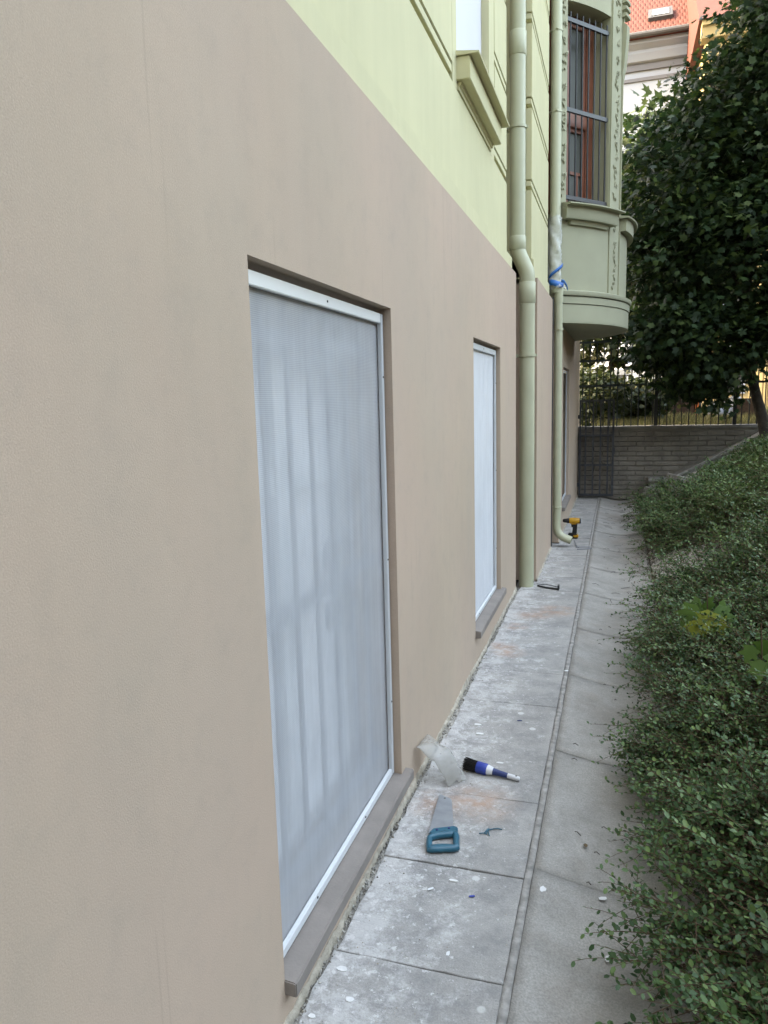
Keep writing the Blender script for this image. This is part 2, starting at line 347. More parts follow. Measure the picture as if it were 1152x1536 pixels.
# wall with rectangular openings, lying in a plane x = const: front face, jambs and nothing behind the holes
def wall_holes(mb, x, depth, y0, y1, z0, z1, holes):
    ys = sorted({y0, y1, *[h[0] for h in holes], *[h[1] for h in holes]}); zs = sorted({z0, z1, *[h[2] for h in holes], *[h[3] for h in holes]})
    inh = lambda a, b: any(h[0] < a < h[1] and h[2] < b < h[3] for h in holes)
    for i in range(len(ys) - 1):
        for k in range(len(zs) - 1):
            if not inh((ys[i] + ys[i + 1]) / 2, (zs[k] + zs[k + 1]) / 2):
                mb.add([(x, ys[i], zs[k]), (x, ys[i + 1], zs[k]), (x, ys[i + 1], zs[k + 1]), (x, ys[i], zs[k + 1])], [(0, 1, 2, 3)])
    for (a, b, c, d) in list(holes) + [(y0, y1, z0, z1)]:
        P = [(a, c), (b, c), (b, d), (a, d)]
        for j in range(4):
            p, q = P[j], P[(j + 1) % 4]
            mb.add([(x, *p), (x, *q), (x - depth, *q), (x - depth, *p)], [(0, 1, 2, 3)])

# ------------------------------------------------------------------ ground, path, channel
XE = 1.14                                                      # outer edge of the dished channel
YW = 12.5                                                      # front of the brick retaining wall
def bank(x, y):
    if y > YW + 0.05: return 1.06 + 0.02 * math.sin(x * 1.3) * math.cos(y * 0.9)
    if x < XE: return -0.14
    z = 0.02 + 0.52 * (x - XE)
    z = min(z, 1.05 + 0.06 * (x - 3.1)) + 0.03 * math.sin(x * 4.1 + y * 2.3) * min(1, (x - XE) * 3)
    return z
xs = [-90, -40, -15, -3, 0, 0.6, XE - 0.01, XE] + [XE + 0.12 * i for i in range(1, 26)] + [4.6, 5.5, 7, 10, 16, 30, 60, 110]
ys = [-40, -20, -10, -5, -2] + [0.25 * i for i in range(0, 50)] + [YW + 0.05, YW + 0.06, 13, 14, 15, 17, 19, 22, 26, 32, 40, 60, 100, 180]
V = [(x, y, bank(x, y)) for y in ys for x in xs]; nx = len(xs)
F = [(j * nx + i, j * nx + i + 1, (j + 1) * nx + i + 1, (j + 1) * nx + i) for j in range(len(ys) - 1) for i in range(nx - 1)]
o = link('ground', mesh_np('ground', V, F, 'soil'), None, 'structure')

# paving: one sheet of dirt in the joints, with the slabs, the mortar strip and the channel panels as its pieces
pav = MB().box(-0.02, 0.566, -3.0, YW - 0.02, -0.13, -0.011).build('pavement', 'joint_dirt', None); pav['kind'] = 'structure'
rnd = random.Random(4)
joints = [1.868 + 0.4905 * k for k in range(-9, 22)]
for k in range(len(joints) - 1):
    y0, y1 = joints[k] + 0.002, joints[k + 1] - 0.002
    j = lambda a: rnd.uniform(-a, a)
    x0, x1 = 0.024 + j(0.007), 0.531
    z = [j(0.0025) for _ in range(4)]
    if y1 > YW - 0.1: y1 = YW - 0.05
    if y0 > y1 - 0.05: continue
    m_ = MB(); n = 7                                           # slightly ragged edges
    top = []
    def edge(pa, pb, nn, amp):
        for i in range(nn): 
            t = i / nn; top.append((pa[0] + (pb[0] - pa[0]) * t + (j(amp) if i else 0), pa[1] + (pb[1] - pa[1]) * t + (j(amp) if i else 0)))
    edge((x0, y0), (x1, y0), 9, 0.0022); edge((x1, y0), (x1, y1), 5, 0.0015); edge((x1, y1), (x0, y1), 9, 0.0022); edge((x0, y1), (x0, y0), 9, 0.006)
    zz = lambda p: z[0] + (z[1] - z[0]) * (p[0] - x0) / 0.5 + (z[2] - z[0]) * (p[1] - y0) / 0.5
    N_ = len(top)
    m_.add([(p[0], p[1], zz(p)) for p in top] + [(p[0], p[1], -0.075) for p in top], [tuple(range(N_))] + [(i, (i + 1) % N_, N_ + (i + 1) % N_, N_ + i) for i in range(N_)])
    m_.build('slab', 'slab_concrete', pav, bevel=0.002, seg=1)
MB().box(-0.02, 0.05, -3.0, 6.24, -0.076, -0.008).build('joint_fill', 'rubble', pav)
MB().box(0.1, 0.19, 6.5, 8.1, -0.076, -0.008).build('joint_fill', 'rubble', pav)
# mortar strip between slabs and channel
yy = [-3 + 0.08 * i for i in range(int((YW - 0.05 + 3) / 0.08))]
Vs, Fs = [], []
for i, y in enumerate(yy):
    a = 0.5325 + rnd.uniform(-0.001, 0.001); b = 0.557 + rnd.uniform(-0.002, 0.002)
    Vs += [(a, y, -0.07), (a, y, -0.0025 + rnd.uniform(-.0015, .0015)), ((a + b) / 2, y, -0.003 + rnd.uniform(-.002, .002)), (b, y, -0.004 + rnd.uniform(-.0015, .0015)), (b, y, -0.07)]
    if i: Fs += [((i - 1) * 5 + q, (i - 1) * 5 + q + 1, i * 5 + q + 1, i * 5 + q) for q in range(4)]
link('mortar_strip', mesh_np('mortar_strip', Vs, Fs, 'strip_mortar'), pav)
# dished channel in cast panels
def dish(x):
    t = (x - 0.565) / (XE - 0.565); return -0.005 - 0.060 * math.sin(min(1, t * 1.15) * math.pi * 0.62) + 0.13 * max(0, t - 0.45) ** 1.6
pj = [-3.0, -1.7, -0.6, 0.45, 1.52, 2.43, 3.36, 4.35, 5.3, 6.3, 7.3, 8.3, 9.3, 10.3, 11.3, YW - 0.04]
for k in range(len(pj) - 1):
    y0, y1 = pj[k] + 0.0018, pj[k + 1] - 0.0018; dz = rnd.uniform(-0.0025, 0.0025)
    xsn = [0.5605 + (XE - 0.5605) * i / 14 for i in range(15)]; ny = 14
    Vp, Fp = [], []
    ph = rnd.uniform(0, 6)
    for q in range(ny + 1):
        y = y0 + (y1 - y0) * q / ny
        rp = 0.003 * math.sin(y * 9 + ph) * (1.2 if y > 5.5 else 0.3) + 0.002 * math.sin(y * 23 + ph) * (1.2 if y > 5.5 else 0.1)
        for x in xsn:
            e = 0.004 * math.sin(x * 11 + y * 3.1)
            Vp.append((x, y + (0.02 * (x - 0.567) if q in (0, ny) else 0), dish(x) + dz + rp * (0.3 + (x - .567)) + e * 0.5))
    n15 = 15
    for q in range(ny):
        for i in range(14): Fp.append((q * n15 + i, q * n15 + i + 1, (q + 1) * n15 + i + 1, (q + 1) * n15 + i))
    base = len(Vp)                                             # skirt
    border = [i for i in range(15)] + [q * 15 + 14 for q in range(1, ny + 1)] + [ny * 15 + i for i in range(13, -1, -1)] + [q * 15 for q in range(ny - 1, 0, -1)]
    Vp += [(Vp[i][0], Vp[i][1], -0.16) for i in border]
    nb = len(border)
    Fp += [(border[i], base + i, base + (i + 1) % nb, border[(i + 1) % nb]) for i in range(nb)]
    o = link('channel_panel', mesh_np('channel_panel', Vp, Fp, 'channel_concrete'), pav)
    o.data.polygons.foreach_set('use_smooth', [True] * (14 * ny) + [False] * nb)
# rubble and grit along the foot of the wall, too small to pick apart
def stones(n, gen, size, seed, m, name, parent=None):
    rs = np.random.RandomState(seed); T = np.array([(1, 0, 0), (-1, 0, 0), (0, 1, 0), (0, -1, 0), (0, 0, 1), (0, 0, -1)], float)
    FT = np.array([(0, 2, 4), (2, 1, 4), (1, 3, 4), (3, 0, 4), (2, 0, 5), (1, 2, 5), (3, 1, 5), (0, 3, 5)])
    P = np.array([gen(rs) for _ in range(n)]); S = rs.uniform(size[0], size[1], (n, 1)) * rs.uniform(0.5, 1.3, (n, 3)); 
    V = P[:, None, :] + T[None] * S[:, None, :] + rs.normal(0, 1, (n, 6, 3)) * S[:, None, :] * 0.25
    F = (np.arange(n) * 6)[:, None, None] + FT[None]
    return link(name, mesh_np(name, V.reshape(-1, 3), F.reshape(-1, 3), m), parent, 'stuff')
def wall_x(y): return 0.0 if y < 6.245 else (0.14 if y < 8.0 else 0.2)
def grit_pos(rs):
    y = rs.uniform(0.6, 6.2) if rs.rand() < 0.75 else rs.uniform(6.6, 12.2)
    return (wall_x(y) + abs(rs.normal(0.008, 0.012)) + 0.004, y, -0.003 + rs.uniform(-0.006, 0.005))
o = stones(3600, grit_pos, (0.0015, 0.0065), 3, 'rubble', 'grit'); tag(o, 'loose grit and mortar crumbs along the foot of the wall', 'grit')
def crumbs(rs):
    x = 0.05 + abs(rs.normal(0, 0.2)); y = 1.2 + rs.rand() ** 1.6 * 8
    return (min(x, 0.52), y, 0.002)
o = stones(420, crumbs, (0.0008, 0.0028), 5, 'old_render', 'plaster_crumbs'); tag(o, 'tiny white plaster crumbs scattered on the paving slabs', 'crumbs')
def gravel(rs): 
    x = XE + 0.01 + abs(rs.normal(0, 0.22)); y = rs.normal(6.75, 0.5); return (x, y, bank(x, y) + 0.002)
o = stones(2600, gravel, (0.006, 0.02), 8, 'pale_gravel', 'gravel'); tag(o, 'pale gravel patch in the bed beside the concrete channel', 'gravel')

# ------------------------------------------------------------------ the building
B = thing('plastered_building', 'tall plastered building with brown base, green upper walls and curved bay window', 'building', (-5, 3, 0))
W1 = (1.570, 2.690, 0.138, 1.985); W2 = (4.345, 5.385, 0.222, 2.000); W3 = (8.90, 10.05, 0.33, 1.98)
m_ = MB(); wall_holes(m_, 0.0, 0.45, -9.0, 6.245, 0.012, 2.64, [W1, W2]); m_.build('plinth_wall', 'brown_plaster', B)
m_ = MB(); wall_holes(m_, 0.14, 0.30, 6.55, 8.08, 0.012, 2.64, []); m_.build('plinth_wall', 'brown_plaster', B)
m_ = MB(); wall_holes(m_, 0.20, 0.40, 8.36, YW + 0.3, 0.012, 2.75, [W3]); m_.build('plinth_wall', 'brown_plaster', B)
MB().box(-0.4, -0.22, 6.0, 8.7, 0.0, 24.0).build('recess_wall', 'brown_plaster', B)
# ragged lower edge of the old render where the paint stops
def ragged(x, y0, y1, name='render_foot'):
    m = MB(); n = int((y1 - y0) / 0.025); pr = []
    for i in range(n + 1):
        y = y0 + (y1 - y0) * i / n; d = 0.006 + rnd.uniform(0, 0.012) + 0.004 * math.sin(y * 7.3)
        h = 0.022 + rnd.uniform(-0.006, 0.007) + 0.005 * math.sin(y * 5.1)
        pr.append([(x - 0.02, y, h), (x + 0.003, y, h), (x + d * .6, y, h * 0.55), (x + d, y, -0.03)])
    Vv = [p for q in pr for p in q]; Ff = [(i * 4 + k, i * 4 + k + 1, (i + 1) * 4 + k + 1, (i + 1) * 4 + k) for i in range(n) for k in range(3)]
    m.add(Vv, Ff); m.build(name, 'old_render', B)
ragged(0.0, -3, 6.24); ragged(0.14, 6.55, 8.08); ragged(0.20, 8.36, YW)
# ledges and upper walls
UX1, UX2 = -0.075, 0.088; GZ = [3.35, 3.99, 4.63, 5.27, 5.91, 6.55, 7.19]
UW = (4.32, 5.42, 3.50, 5.60)
MB().box(-0.45, -0.032, -9.0, 6.245, 2.642, 2.77).build('ledge_band', 'green_plaster', B, bevel=0.008)
MB().box(-0.16, 0.106, 6.55, 8.08, 2.642, 2.80).build('ledge_band', 'green_plaster', B, bevel=0.008)
m_ = MB(); wall_holes(m_, UX1 - 0.05, 0.40, -9.0, 6.245, 2.60, 24.0, [UW]); m_.build('upper_wall', 'green_plaster', B)
m_ = MB(); wall_holes(m_, UX2 - 0.05, 0.23, 6.55, 8.08, 2.60, 24.0, []); m_.build('upper_wall', 'green_plaster', B)
MB().box(-11, -0.5, -9.0, YW + 0.4, 0.0, 24.0).build('inner_mass', 'brown_plaster', B)
MB().box(-11.2, 0.5, -9.3, YW + 0.5, 24.0, 24.5).build('roof', 'roof_tile', B)
GD = 0.05                                                       # groove depth
def block(xf, y0, y1, z0, z1):                                  # one rusticated block and the thin fillet under it
    f = MB().box(xf - GD, xf, y0, y1, z0 + 0.052, z1).build('rustic_block', 'green_plaster', B, bevel=0.004)
    MB().box(xf - GD, xf - 0.004, y0, y1, z0, z0 + 0.043).build('fillet', 'green_plaster', f, bevel=0.003)
lev = [2.765] + GZ
for k in range(len(lev) - 1):
    z0, z1 = lev[k] + (0.030 if k else 0.0), lev[k + 1]
    if k == 0:
        MB().box(UX1 - GD, UX1, -8.9, 6.245, 2.772, 3.338).build('rustic_block', 'green_plaster', B, bevel=0.003)
        MB().box(UX2 - GD, UX2, 6.552, 8.078, 2.802, z1).build('rustic_block', 'green_plaster', B, bevel=0.003)
    else:
        block(UX1, -8.9, 4.20, z0, z1); block(UX1, 5.64, 6.245, z0, z1); block(UX2, 6.552, 8.078, z0, z1)
# window surround, sill and covered window of the upper storey
m_ = MB(); wall_holes(m_, UX1 - 0.002, 0.047, 4.21, 5.63, 3.34, 6.2, [UW]); m_.build('window_surround', 'green_plaster', B)
up = MB().box(-0.16, -0.13, 4.30, 5.44, 3.48, 5.62).build('covered_window', 'white_film', B); up['label'] = 'window covered with white protective film'
sill = MB().box(-0.12, 0.0, 4.31, 5.46, 3.385, 3.505).build('window_sill', 'green_plaster', B, bevel=0.004)
MB().prism([(-0.13, 3.507), (0.050, 3.507), (0.052, 3.516), (-0.13, 3.54)], 'y', 4.30, 5.50).build('sill_cap', 'green_plaster', sill)
MB().prism([(-0.12, 3.383), (-0.052, 3.383), (-0.056, 3.365), (-0.066, 3.362), (-0.068, 3.345), (-0.12, 3.338)], 'y', 4.33, 5.44).build('sill_moulding', 'green_plaster', sill)

# basement windows behind insect net
def net_window(W, seed, grille=True, full=True, net=True):
    y0, y1, z0, z1 = W; x0 = wall_x((y0 + y1) / 2); rs = random.Random(seed)
    win = MB().box(x0 - 0.36, x0 - 0.33, y0 - 0.1, y1 + 0.1, z0 - 0.1, z1 + 0.1).build('basement_window', 'black_plastic', B)
    # casement frame and panes
    m = MB(); xa, xb = x0 - 0.26, x0 - 0.20; ym = (y0 + y1) / 2
    for (a, b, c, d) in ((y0, y0 + .09, z0, z1), (y1 - .09, y1, z0, z1), (ym - .06, ym + .06, z0 + .09, z1 - .10), (y0 + .09, y1 - .09, z0, z0 + .09), (y0 + .09, y1 - .09, z1 - .10, z1)): m.box(xa, xb, a, b, c, d)
    fr = m.build('casement', 'white_metal', win, bevel=0.006)
    for (a, b) in ((y0 + .09, ym - .06), (ym + .06, y1 - .09)):
        MB().box(xa + 0.01, xa + 0.02, a, b, z0 + .09, 1.36).build('pane', 'curtain_sheen_glass' if net else 'dark_glass', win)
        MB().box(xa + 0.01, xa + 0.02, a, b, 1.43, z1 - .10).build('pane', 'curtain_sheen_glass' if net else 'dark_glass', win)
        MB().box(xa + 0.005, xb - 0.005, a, b, 1.36, 1.43).build('transom', 'white_metal', win)  # pale bar added to stand in for a reflected sill line
    if grille:
        xg = x0 - 0.10; L_ = []
        for z in ((z0 + 0.10), 1.04, 1.83):
            m = MB(); m.box(xg - 0.008, xg + 0.012, y0, y1, z - 0.022, z + 0.022); m.build('grille_rail', 'bar_paint', win)
        n = 7
        for i in range(n):
            y = y0 + (y1 - y0) * (i + 0.5) / n
            MB().box(xg - 0.005, xg + 0.005, y - 0.011, y + 0.011, z0 + 0.08, 1.95).build('grille_bar', 'bar_paint', win)
        for (yc, zc, s_) in ((2.20, 1.145, 1), (2.20, 0.955, -1)) if full else ():
            pts = []
            for i in range(42):
                t = i / 41; a = t * 4.4 * math.pi; r = 0.072 * (1 - t * 0.85)
                pts.append((xg + 0.02, yc + r * math.sin(a), zc - s_ * r * math.cos(a)))
            MB().tube(pts, 0.006, 6).build('grille_scroll', 'bar_paint', win)
    # aluminium screen frame set just inside the opening
    xf0, xf1 = x0 - 0.045, x0 - 0.030; g = 0.006; wd = 0.026
    for (a, b, c, d) in ((y0 + g, y0 + g + wd, z0 + .012, z1 - .02), (y1 - g - wd, y1 - g, z0 + .012, z1 - .02), (y0 + g + wd, y1 - g - wd, z0 + .012, z0 + .012 + wd), (y0 + g + wd, y1 - g - wd, z1 - .02 - wd * 1.35, z1 - .02)):
        MB().box(xf0, xf1, a, b, c, d).build('screen_frame', 'white_metal', win, bevel=0.002)
    for (y, z) in ((ym, z1 - .037), (y1 - .02, z1 - .25), (y1 - .02, .9 + z0), (y1 - .02, z0 + .32), (y0 + .3, z0 + .026), (y0 + .75, z0 + .026)):
        MB().tube([(xf1 - 0.002, y, z), (xf1 + 0.0025, y, z)], 0.0035, 8).build('screw', 'dark_metal', win)
    # net with creases hanging from the top rail and tugged at the right
    ny, nz = 70, 110; Vn = []
    ya, yb, za, zb = y0 + g + 0.010, y1 - g - 0.010, z0 + .02, z1 - .03
    for q in range(nz + 1):
        for i in range(ny + 1):
            u, v = i / ny, q / nz; y = ya + (yb - ya) * u; z = za + (zb - za) * v
            e = min(1, 9 * u) * min(1, 9 * (1 - u)) * min(1, 12 * v) * min(1, 9 * (1 - v))
            f = 0.0035 * math.sin(u * 33 + 2.2 * math.sin(v * 3.1) + seed) * math.exp(-((u - 0.62) / 0.22) ** 2)
            f += 0.0028 * math.sin(u * 60 + 3 * v) * math.exp(-((u - 0.72) / 0.1) ** 2) * math.exp(-((v - 0.42) / 0.25) ** 2)
            f += 0.004 * math.sin(u * 46 + 9 * (1 - v)) * math.exp(-(1 - v) * 11)
            f += 0.006 * math.sin(u * 5 + 1) * math.sin(v * 4)
            Vn.append((x0 - 0.049 + f * e, y, z))
    Fn = [(q * (ny + 1) + i, q * (ny + 1) + i + 1, (q + 1) * (ny + 1) + i + 1, (q + 1) * (ny + 1) + i) for q in range(nz) for i in range(ny)]
    r0 = ROOT[win.name]
    if net:
        o = link('insect_net', mesh_np('insect_net', np.array(Vn) - np.array(r0), Fn, 'net' if full else 'grazing_net'), win); o.data.polygons.foreach_set('use_smooth', [True] * len(Fn))
    # stone sill, its top falling outwards
    MB().prism([(x0 - 0.20, z0 - 0.042), (x0 + 0.034, z0 - 0.042), (x0 + 0.034, z0 - 0.004), (x0 + 0.031, z0 + 0.0005), (x0 - 0.20, z0 + 0.022)], 'y', y0 - 0.002, y1 + 0.062).build('stone_sill', 'sill_stone', win, bevel=0.003)
    return win
net_window(W1, 1)['label'] = 'tall basement window with iron grille behind pale net'
net_window(W2, 2, full=False); net_window(W3, 3, grille=False, net=False)

# ------------------------------------------------------------------ curved bay
BX0, BYC, BH, TIP = 0.19, 9.72, 1.42, 0.875
dep = TIP - BX0; BR = (BH * BH + dep * dep) / (2 * dep); BXC = TIP - BR; AH = math.asin(BH / BR)
def arc(a, off=0.0): return (BXC + (BR + off) * math.cos(a), BYC + (BR + off) * math.sin(a))
def arc_band(m, prof, a0, a1, n=28):                            # prof: list of (offset, z) swept along the bow
    Vv = []; k = len(prof)
    for i in range(n + 1):
        a = a0 + (a1 - a0) * i / n
        for (of, z) in prof: x, y = arc(a, of); Vv.append((x, y, z))
    Ff = [(i * k + q, i * k + (q + 1) % k, (i + 1) * k + (q + 1) % k, (i + 1) * k + q) for i in range(n) for q in range(k)] + [tuple(range(k)), tuple(n * k + q for q in range(k))]
    return m.add(Vv, Ff)
z_b = 2.43
bay = MB(); fan = [arc(-AH + 2 * AH * i / 40, 0.0) for i in range(41)] + [(BX0 - 0.3, BYC + BH), (BX0 - 0.3, BYC - BH)]
bay.prism(fan, 'z', z_b + 0.02, 3.46); bay = bay.build('bay', 'shaded_bay_plaster', B, smooth=True)
PART = lambda prof, name='bay_moulding', a0=-AH, a1=AH, m='shaded_bay_plaster', n=40: arc_band(MB(), prof, a0, a1, n).build(name, m, bay, smooth=True)
PART([(-0.3, z_b), (0.035, z_b), (0.035, 2.612), (-0.3, 2.612)])
PART([(-0.3, 2.620), (0.045, 2.620), (0.048, 2.690), (-0.3, 2.690)])
PART([(-0.3, 2.702), (0.06, 2.702), (0.068, 2.715), (0.068, 2.745), (0.02, 2.765), (-0.3, 2.765)])
MB().prism([arc(-AH + 2 * AH * i / 40, 0.033) for i in range(41)] + [(BX0 - 0.2, BYC + BH), (BX0 - 0.2, BYC - BH)], 'z', z_b - 0.012, z_b + 0.001).build('bay_soffit', 'shaded_bay_plaster', bay)
# angular stations of the bow: window 1, pilaster, window 2, ...
def ang_of(u, v, off=0.0):
    d = px(u, v); a = d[0] ** 2 + d[1] ** 2; b = 2 * (d[0] * (CAM[0] - BXC) + d[1] * (CAM[1] - BYC)); c = (CAM[0] - BXC) ** 2 + (CAM[1] - BYC) ** 2 - (BR + off) ** 2
    t = (-b - math.sqrt(max(b * b - 4 * a * c, 0))) / (2 * a); P = CAM + d * t; return math.atan2(P[1] - BYC, P[0] - BXC), P
a_w0 = ang_of(849.5, 250)[0]; a_w1 = ang_of(913, 250)[0]; a_p1 = a_w1 + (ang_of(931, 250)[0] - a_w1) * 0.98
a_w2 = -a_p1 if a_p1 < 0 else a_p1 + 0.3
ZT, ZS = 5.60, 3.62                                              # window head and sill
# sill cornice of the near window: moulded slab with a drip, curved with the bow
PART([(-0.1, 3.475), (0.085, 3.475), (0.095, 3.49), (0.10, 3.60), (-0.1, 3.61)], 'bay_sill', -AH + 0.01, a_w1 + 0.035)
PART([(-0.1, 3.612), (0.155, 3.600), (0.165, 3.606), (0.165, 3.618), (-0.1, 3.665)], 'sill_cap', -AH + 0.01, a_w1 + 0.05)
PART([(-0.05, 3.43), (0.03, 3.43), (0.035, 3.445), (0.05, 3.472), (-0.05, 3.472)], 'bay_moulding', -AH + 0.06, a_w1 - 0.02)
# the next window's sill
PART([(-0.1, 3.475), (0.07, 3.475), (0.075, 3.60), (-0.1, 3.61)], 'bay_sill', a_p1 + 0.01, -a_p1 - 0.01)
PART([(-0.1, 3.612), (0.115, 3.604), (0.12, 3.618), (-0.1, 3.665)], 'sill_cap', a_p1 - 0.01, -a_p1 + 0.01)
# wall pieces of the bow: left jamb pier, right pilaster, head and far part
PART([(-0.30, 3.46), (0.0, 3.46), (0.0, 9.0), (-0.30, 9.0)], 'bay_pier', -AH, a_w0, n=6)
PART([(-0.30, 3.46), (0.0, 3.46), (0.0, 9.0), (-0.30, 9.0)], 'bay_pier', a_w1, a_p1, n=10)
PART([(-0.30, ZT), (-0.002, ZT), (-0.002, 9.0), (-0.30, 9.0)], 'bay_head', a_w0 - 0.001, a_w1 + 0.001)
PART([(-0.30, 3.46), (-0.12, 3.46), (-0.12, 9.0), (-0.30, 9.0)], 'bay_pier', a_p1, -a_p1, n=12)
PART([(-0.30, 3.46), (0.0, 3.46), (0.0, 9.0), (-0.30, 9.0)], 'bay_pier', -a_p1, AH, n=12)
# raised fillets framing the pilaster, carved leaf ornament on it
for (a, w_) in ((a_w1 + 0.004, 0.012), (a_p1 - 0.004, -0.010)):
    PART([(-0.05, 3.62), (0.018, 3.62), (0.018, 9.0), (-0.05, 9.0)], 'pilaster_fillet', min(a, a + w_), max(a, a + w_), n=3)
PART([(-0.05, 2.76), (0.014, 2.76), (0.014, 3.47), (-0.05, 3.47)], 'pilaster_fillet', a_w1 + 0.012, a_w1 + 0.020, n=2)
PART([(-0.05, 2.76), (0.014, 2.76), (0.014, 3.47), (-0.05, 3.47)], 'pilaster_fillet', a_p1 - 0.008, a_p1, n=2)
def ornament(am, z0, z1, seed, wid=0.05):
    rs = random.Random(seed); z = z0; k = 0
    def P3(da, z_, of): x, y = arc(am + da / BR, of); return (x, y, z_)
    while z < z1:
        s_ = 1 if k % 2 else -1; pts = []; m = MB()
        for i in range(13):
            t = i / 12; a = t * 3.6; r = wid * 0.62 * (1 - 0.7 * t)
            pts.append(P3(s_ * (0.3 * wid - r * math.cos(a)), z + 0.075 + r * 1.5 * math.sin(a), 0.006))
        m.tube(pts, [0.009 * (1 - 0.4 * i / 12) for i in range(13)], 6)
        for q in range(3):
            da = rs.uniform(-wid, wid) * 0.8; zz_ = z + rs.uniform(0, 0.14); l = rs.uniform(0.03, 0.06)
            m.tube([P3(da, zz_, 0.0), P3(da + s_ * 0.012, zz_ + l * 0.5, 0.009), P3(da + s_ * 0.03, zz_ + l, 0.004)], [0.003, 0.011, 0.002], 6)
        m.build('carved_ornament', 'shaded_bay_plaster', bay, smooth=True)
        z += 0.145; k += 1
am = (a_w1 + a_p1) / 2 + 0.004
ornament(am, 3.70, 6.4, 3); ornament(am, 2.80, 3.42, 4, 0.04)
ornament(a_w0 - 0.022, 3.70, 6.4, 6, 0.03)
PART([(0.0, 5.05), (0.03, 5.2), (0.05, 5.45), (0.055, 5.60), (0.0, 5.65)], 'bay_bracket', a_p1 - 0.02, a_p1 + 0.03, n=8)
for k in range(3): PART([(0.0, 5.68 + k * 0.07), (0.05, 5.69 + k * 0.07), (0.05, 5.72 + k * 0.07), (0.0, 5.73 + k * 0.07)], 'bay_moulding', a_p1 - 0.03, a_p1 + 0.05, n=4)
# flat window plane between the jambs, recessed
p0, p1 = Vector((*arc(a_w0), 0)), Vector((*arc(a_w1), 0)); tdir = (p1 - p0).normalized(); WL = (p1 - p0).length; nrm = Vector((tdir.y, -tdir.x, 0))
zv = Vector((0, 0, 1))
def wbox(m, s0, s1, z0, z1, d0, d1): return m.obox(p0 + tdir * ((s0 + s1) / 2) + nrm * ((d0 + d1) / 2) + zv * ((z0 + z1) / 2), tdir * ((s1 - s0) / 2), nrm * ((d1 - d0) / 2), zv * ((z1 - z0) / 2))
FR = -0.20
case = wbox(MB(), -0.1, WL + 0.1, 3.4, 5.9, FR - 0.13, FR - 0.11).build('bay_window', 'black_plastic', B); case['label'] = 'tall window with red brown wooden frames'
zt0 = 4.52
for nm, a in (('frame', (-0.05, 0.13, ZS - .05, ZT + .1, FR - .06, FR)), ('frame', (WL - 0.15, WL, ZS - .05, ZT + .1, FR - .06, FR)), ('frame', (0.13, WL - .15, ZS - .05, ZS + .08, FR - .06, FR)),
              ('frame', (0.13, WL - .15, ZT - .06, ZT + .1, FR - .06, FR)), ('transom', (0.13, WL - .15, zt0 - .02, zt0 + .13, FR - .06, FR + .012)), ('mullion', (0.175, 0.255, ZS + .08, ZT - .06, FR - .055, FR + .006))):
    wbox(MB(), *a).build(nm, 'red_wood', case, bevel=0.006)
for (s0, s1) in ((0.13, 0.175), (0.255, WL - .15)):
    for (z0, z1) in ((ZS + .08, zt0 - .02), (zt0 + .13, ZT - .06)):
        wbox(MB(), s0, s1, z0, z1, FR - .045, FR - .04).build('pane', 'bay_glass', case)
        for q in ((s0, s0 + .03, z0, z1), (s1 - .035, s1, z0, z1), (s0 + .03, s1 - .035, z0, z0 + .04), (s0 + .03, s1 - .035, z1 - .04, z1)):
            if s1 - s0 > 0.1: wbox(MB(), *q, FR - .038, FR - .012).build('sash', 'red_wood', case, bevel=0.003)
wbox(MB(), 0.30, WL - .15, 4.03, 4.06, FR - .036, FR - .02).build('glazing_bar', 'red_wood', case)
wbox(MB(), 0.40, 0.425, ZS + .1, 4.03, FR - .036, FR - .02).build('glazing_bar', 'red_wood', case)
for (s0, s1) in ((0.27, 0.36), (0.44, WL - .16)): wbox(MB(), s0, s1, ZS + .1, ZT - .1, FR - .058, FR - .054).build('curtain', 'house_white', case)
gr = wbox(MB(), -0.06, WL + 0.0, 3.695, 3.735, -0.045, -0.015).build('bay_grille', 'grille_iron', B); gr['label'] = 'black iron window grille'
for z in (4.58, 5.44): wbox(MB(), -0.06, WL - 0.01, z - 0.02, z + 0.02, -0.045, -0.015).build('grille_rail', 'grille_iron', gr)
nb = 8
for i in range(nb):
    s_ = -0.02 + (WL + 0.0) * i / (nb - 1) * 0.985
    q = p0 + tdir * s_ - nrm * 0.03
    MB().tube([q + zv * 3.64, q + zv * 5.52], 0.009, 8).build('grille_bar', 'grille_iron', gr, smooth=True)
for z in (3.715, 4.58, 5.44):
    q = p0 + tdir * (WL - 0.005) - nrm * 0.03 + zv * z
    MB().tube([q, q + tdir * 0.05 + zv * -0.01, q + tdir * 0.04 - nrm * 0.07 - zv * 0.02], 0.01, 8).build('grille_hook', 'grille_iron', gr)

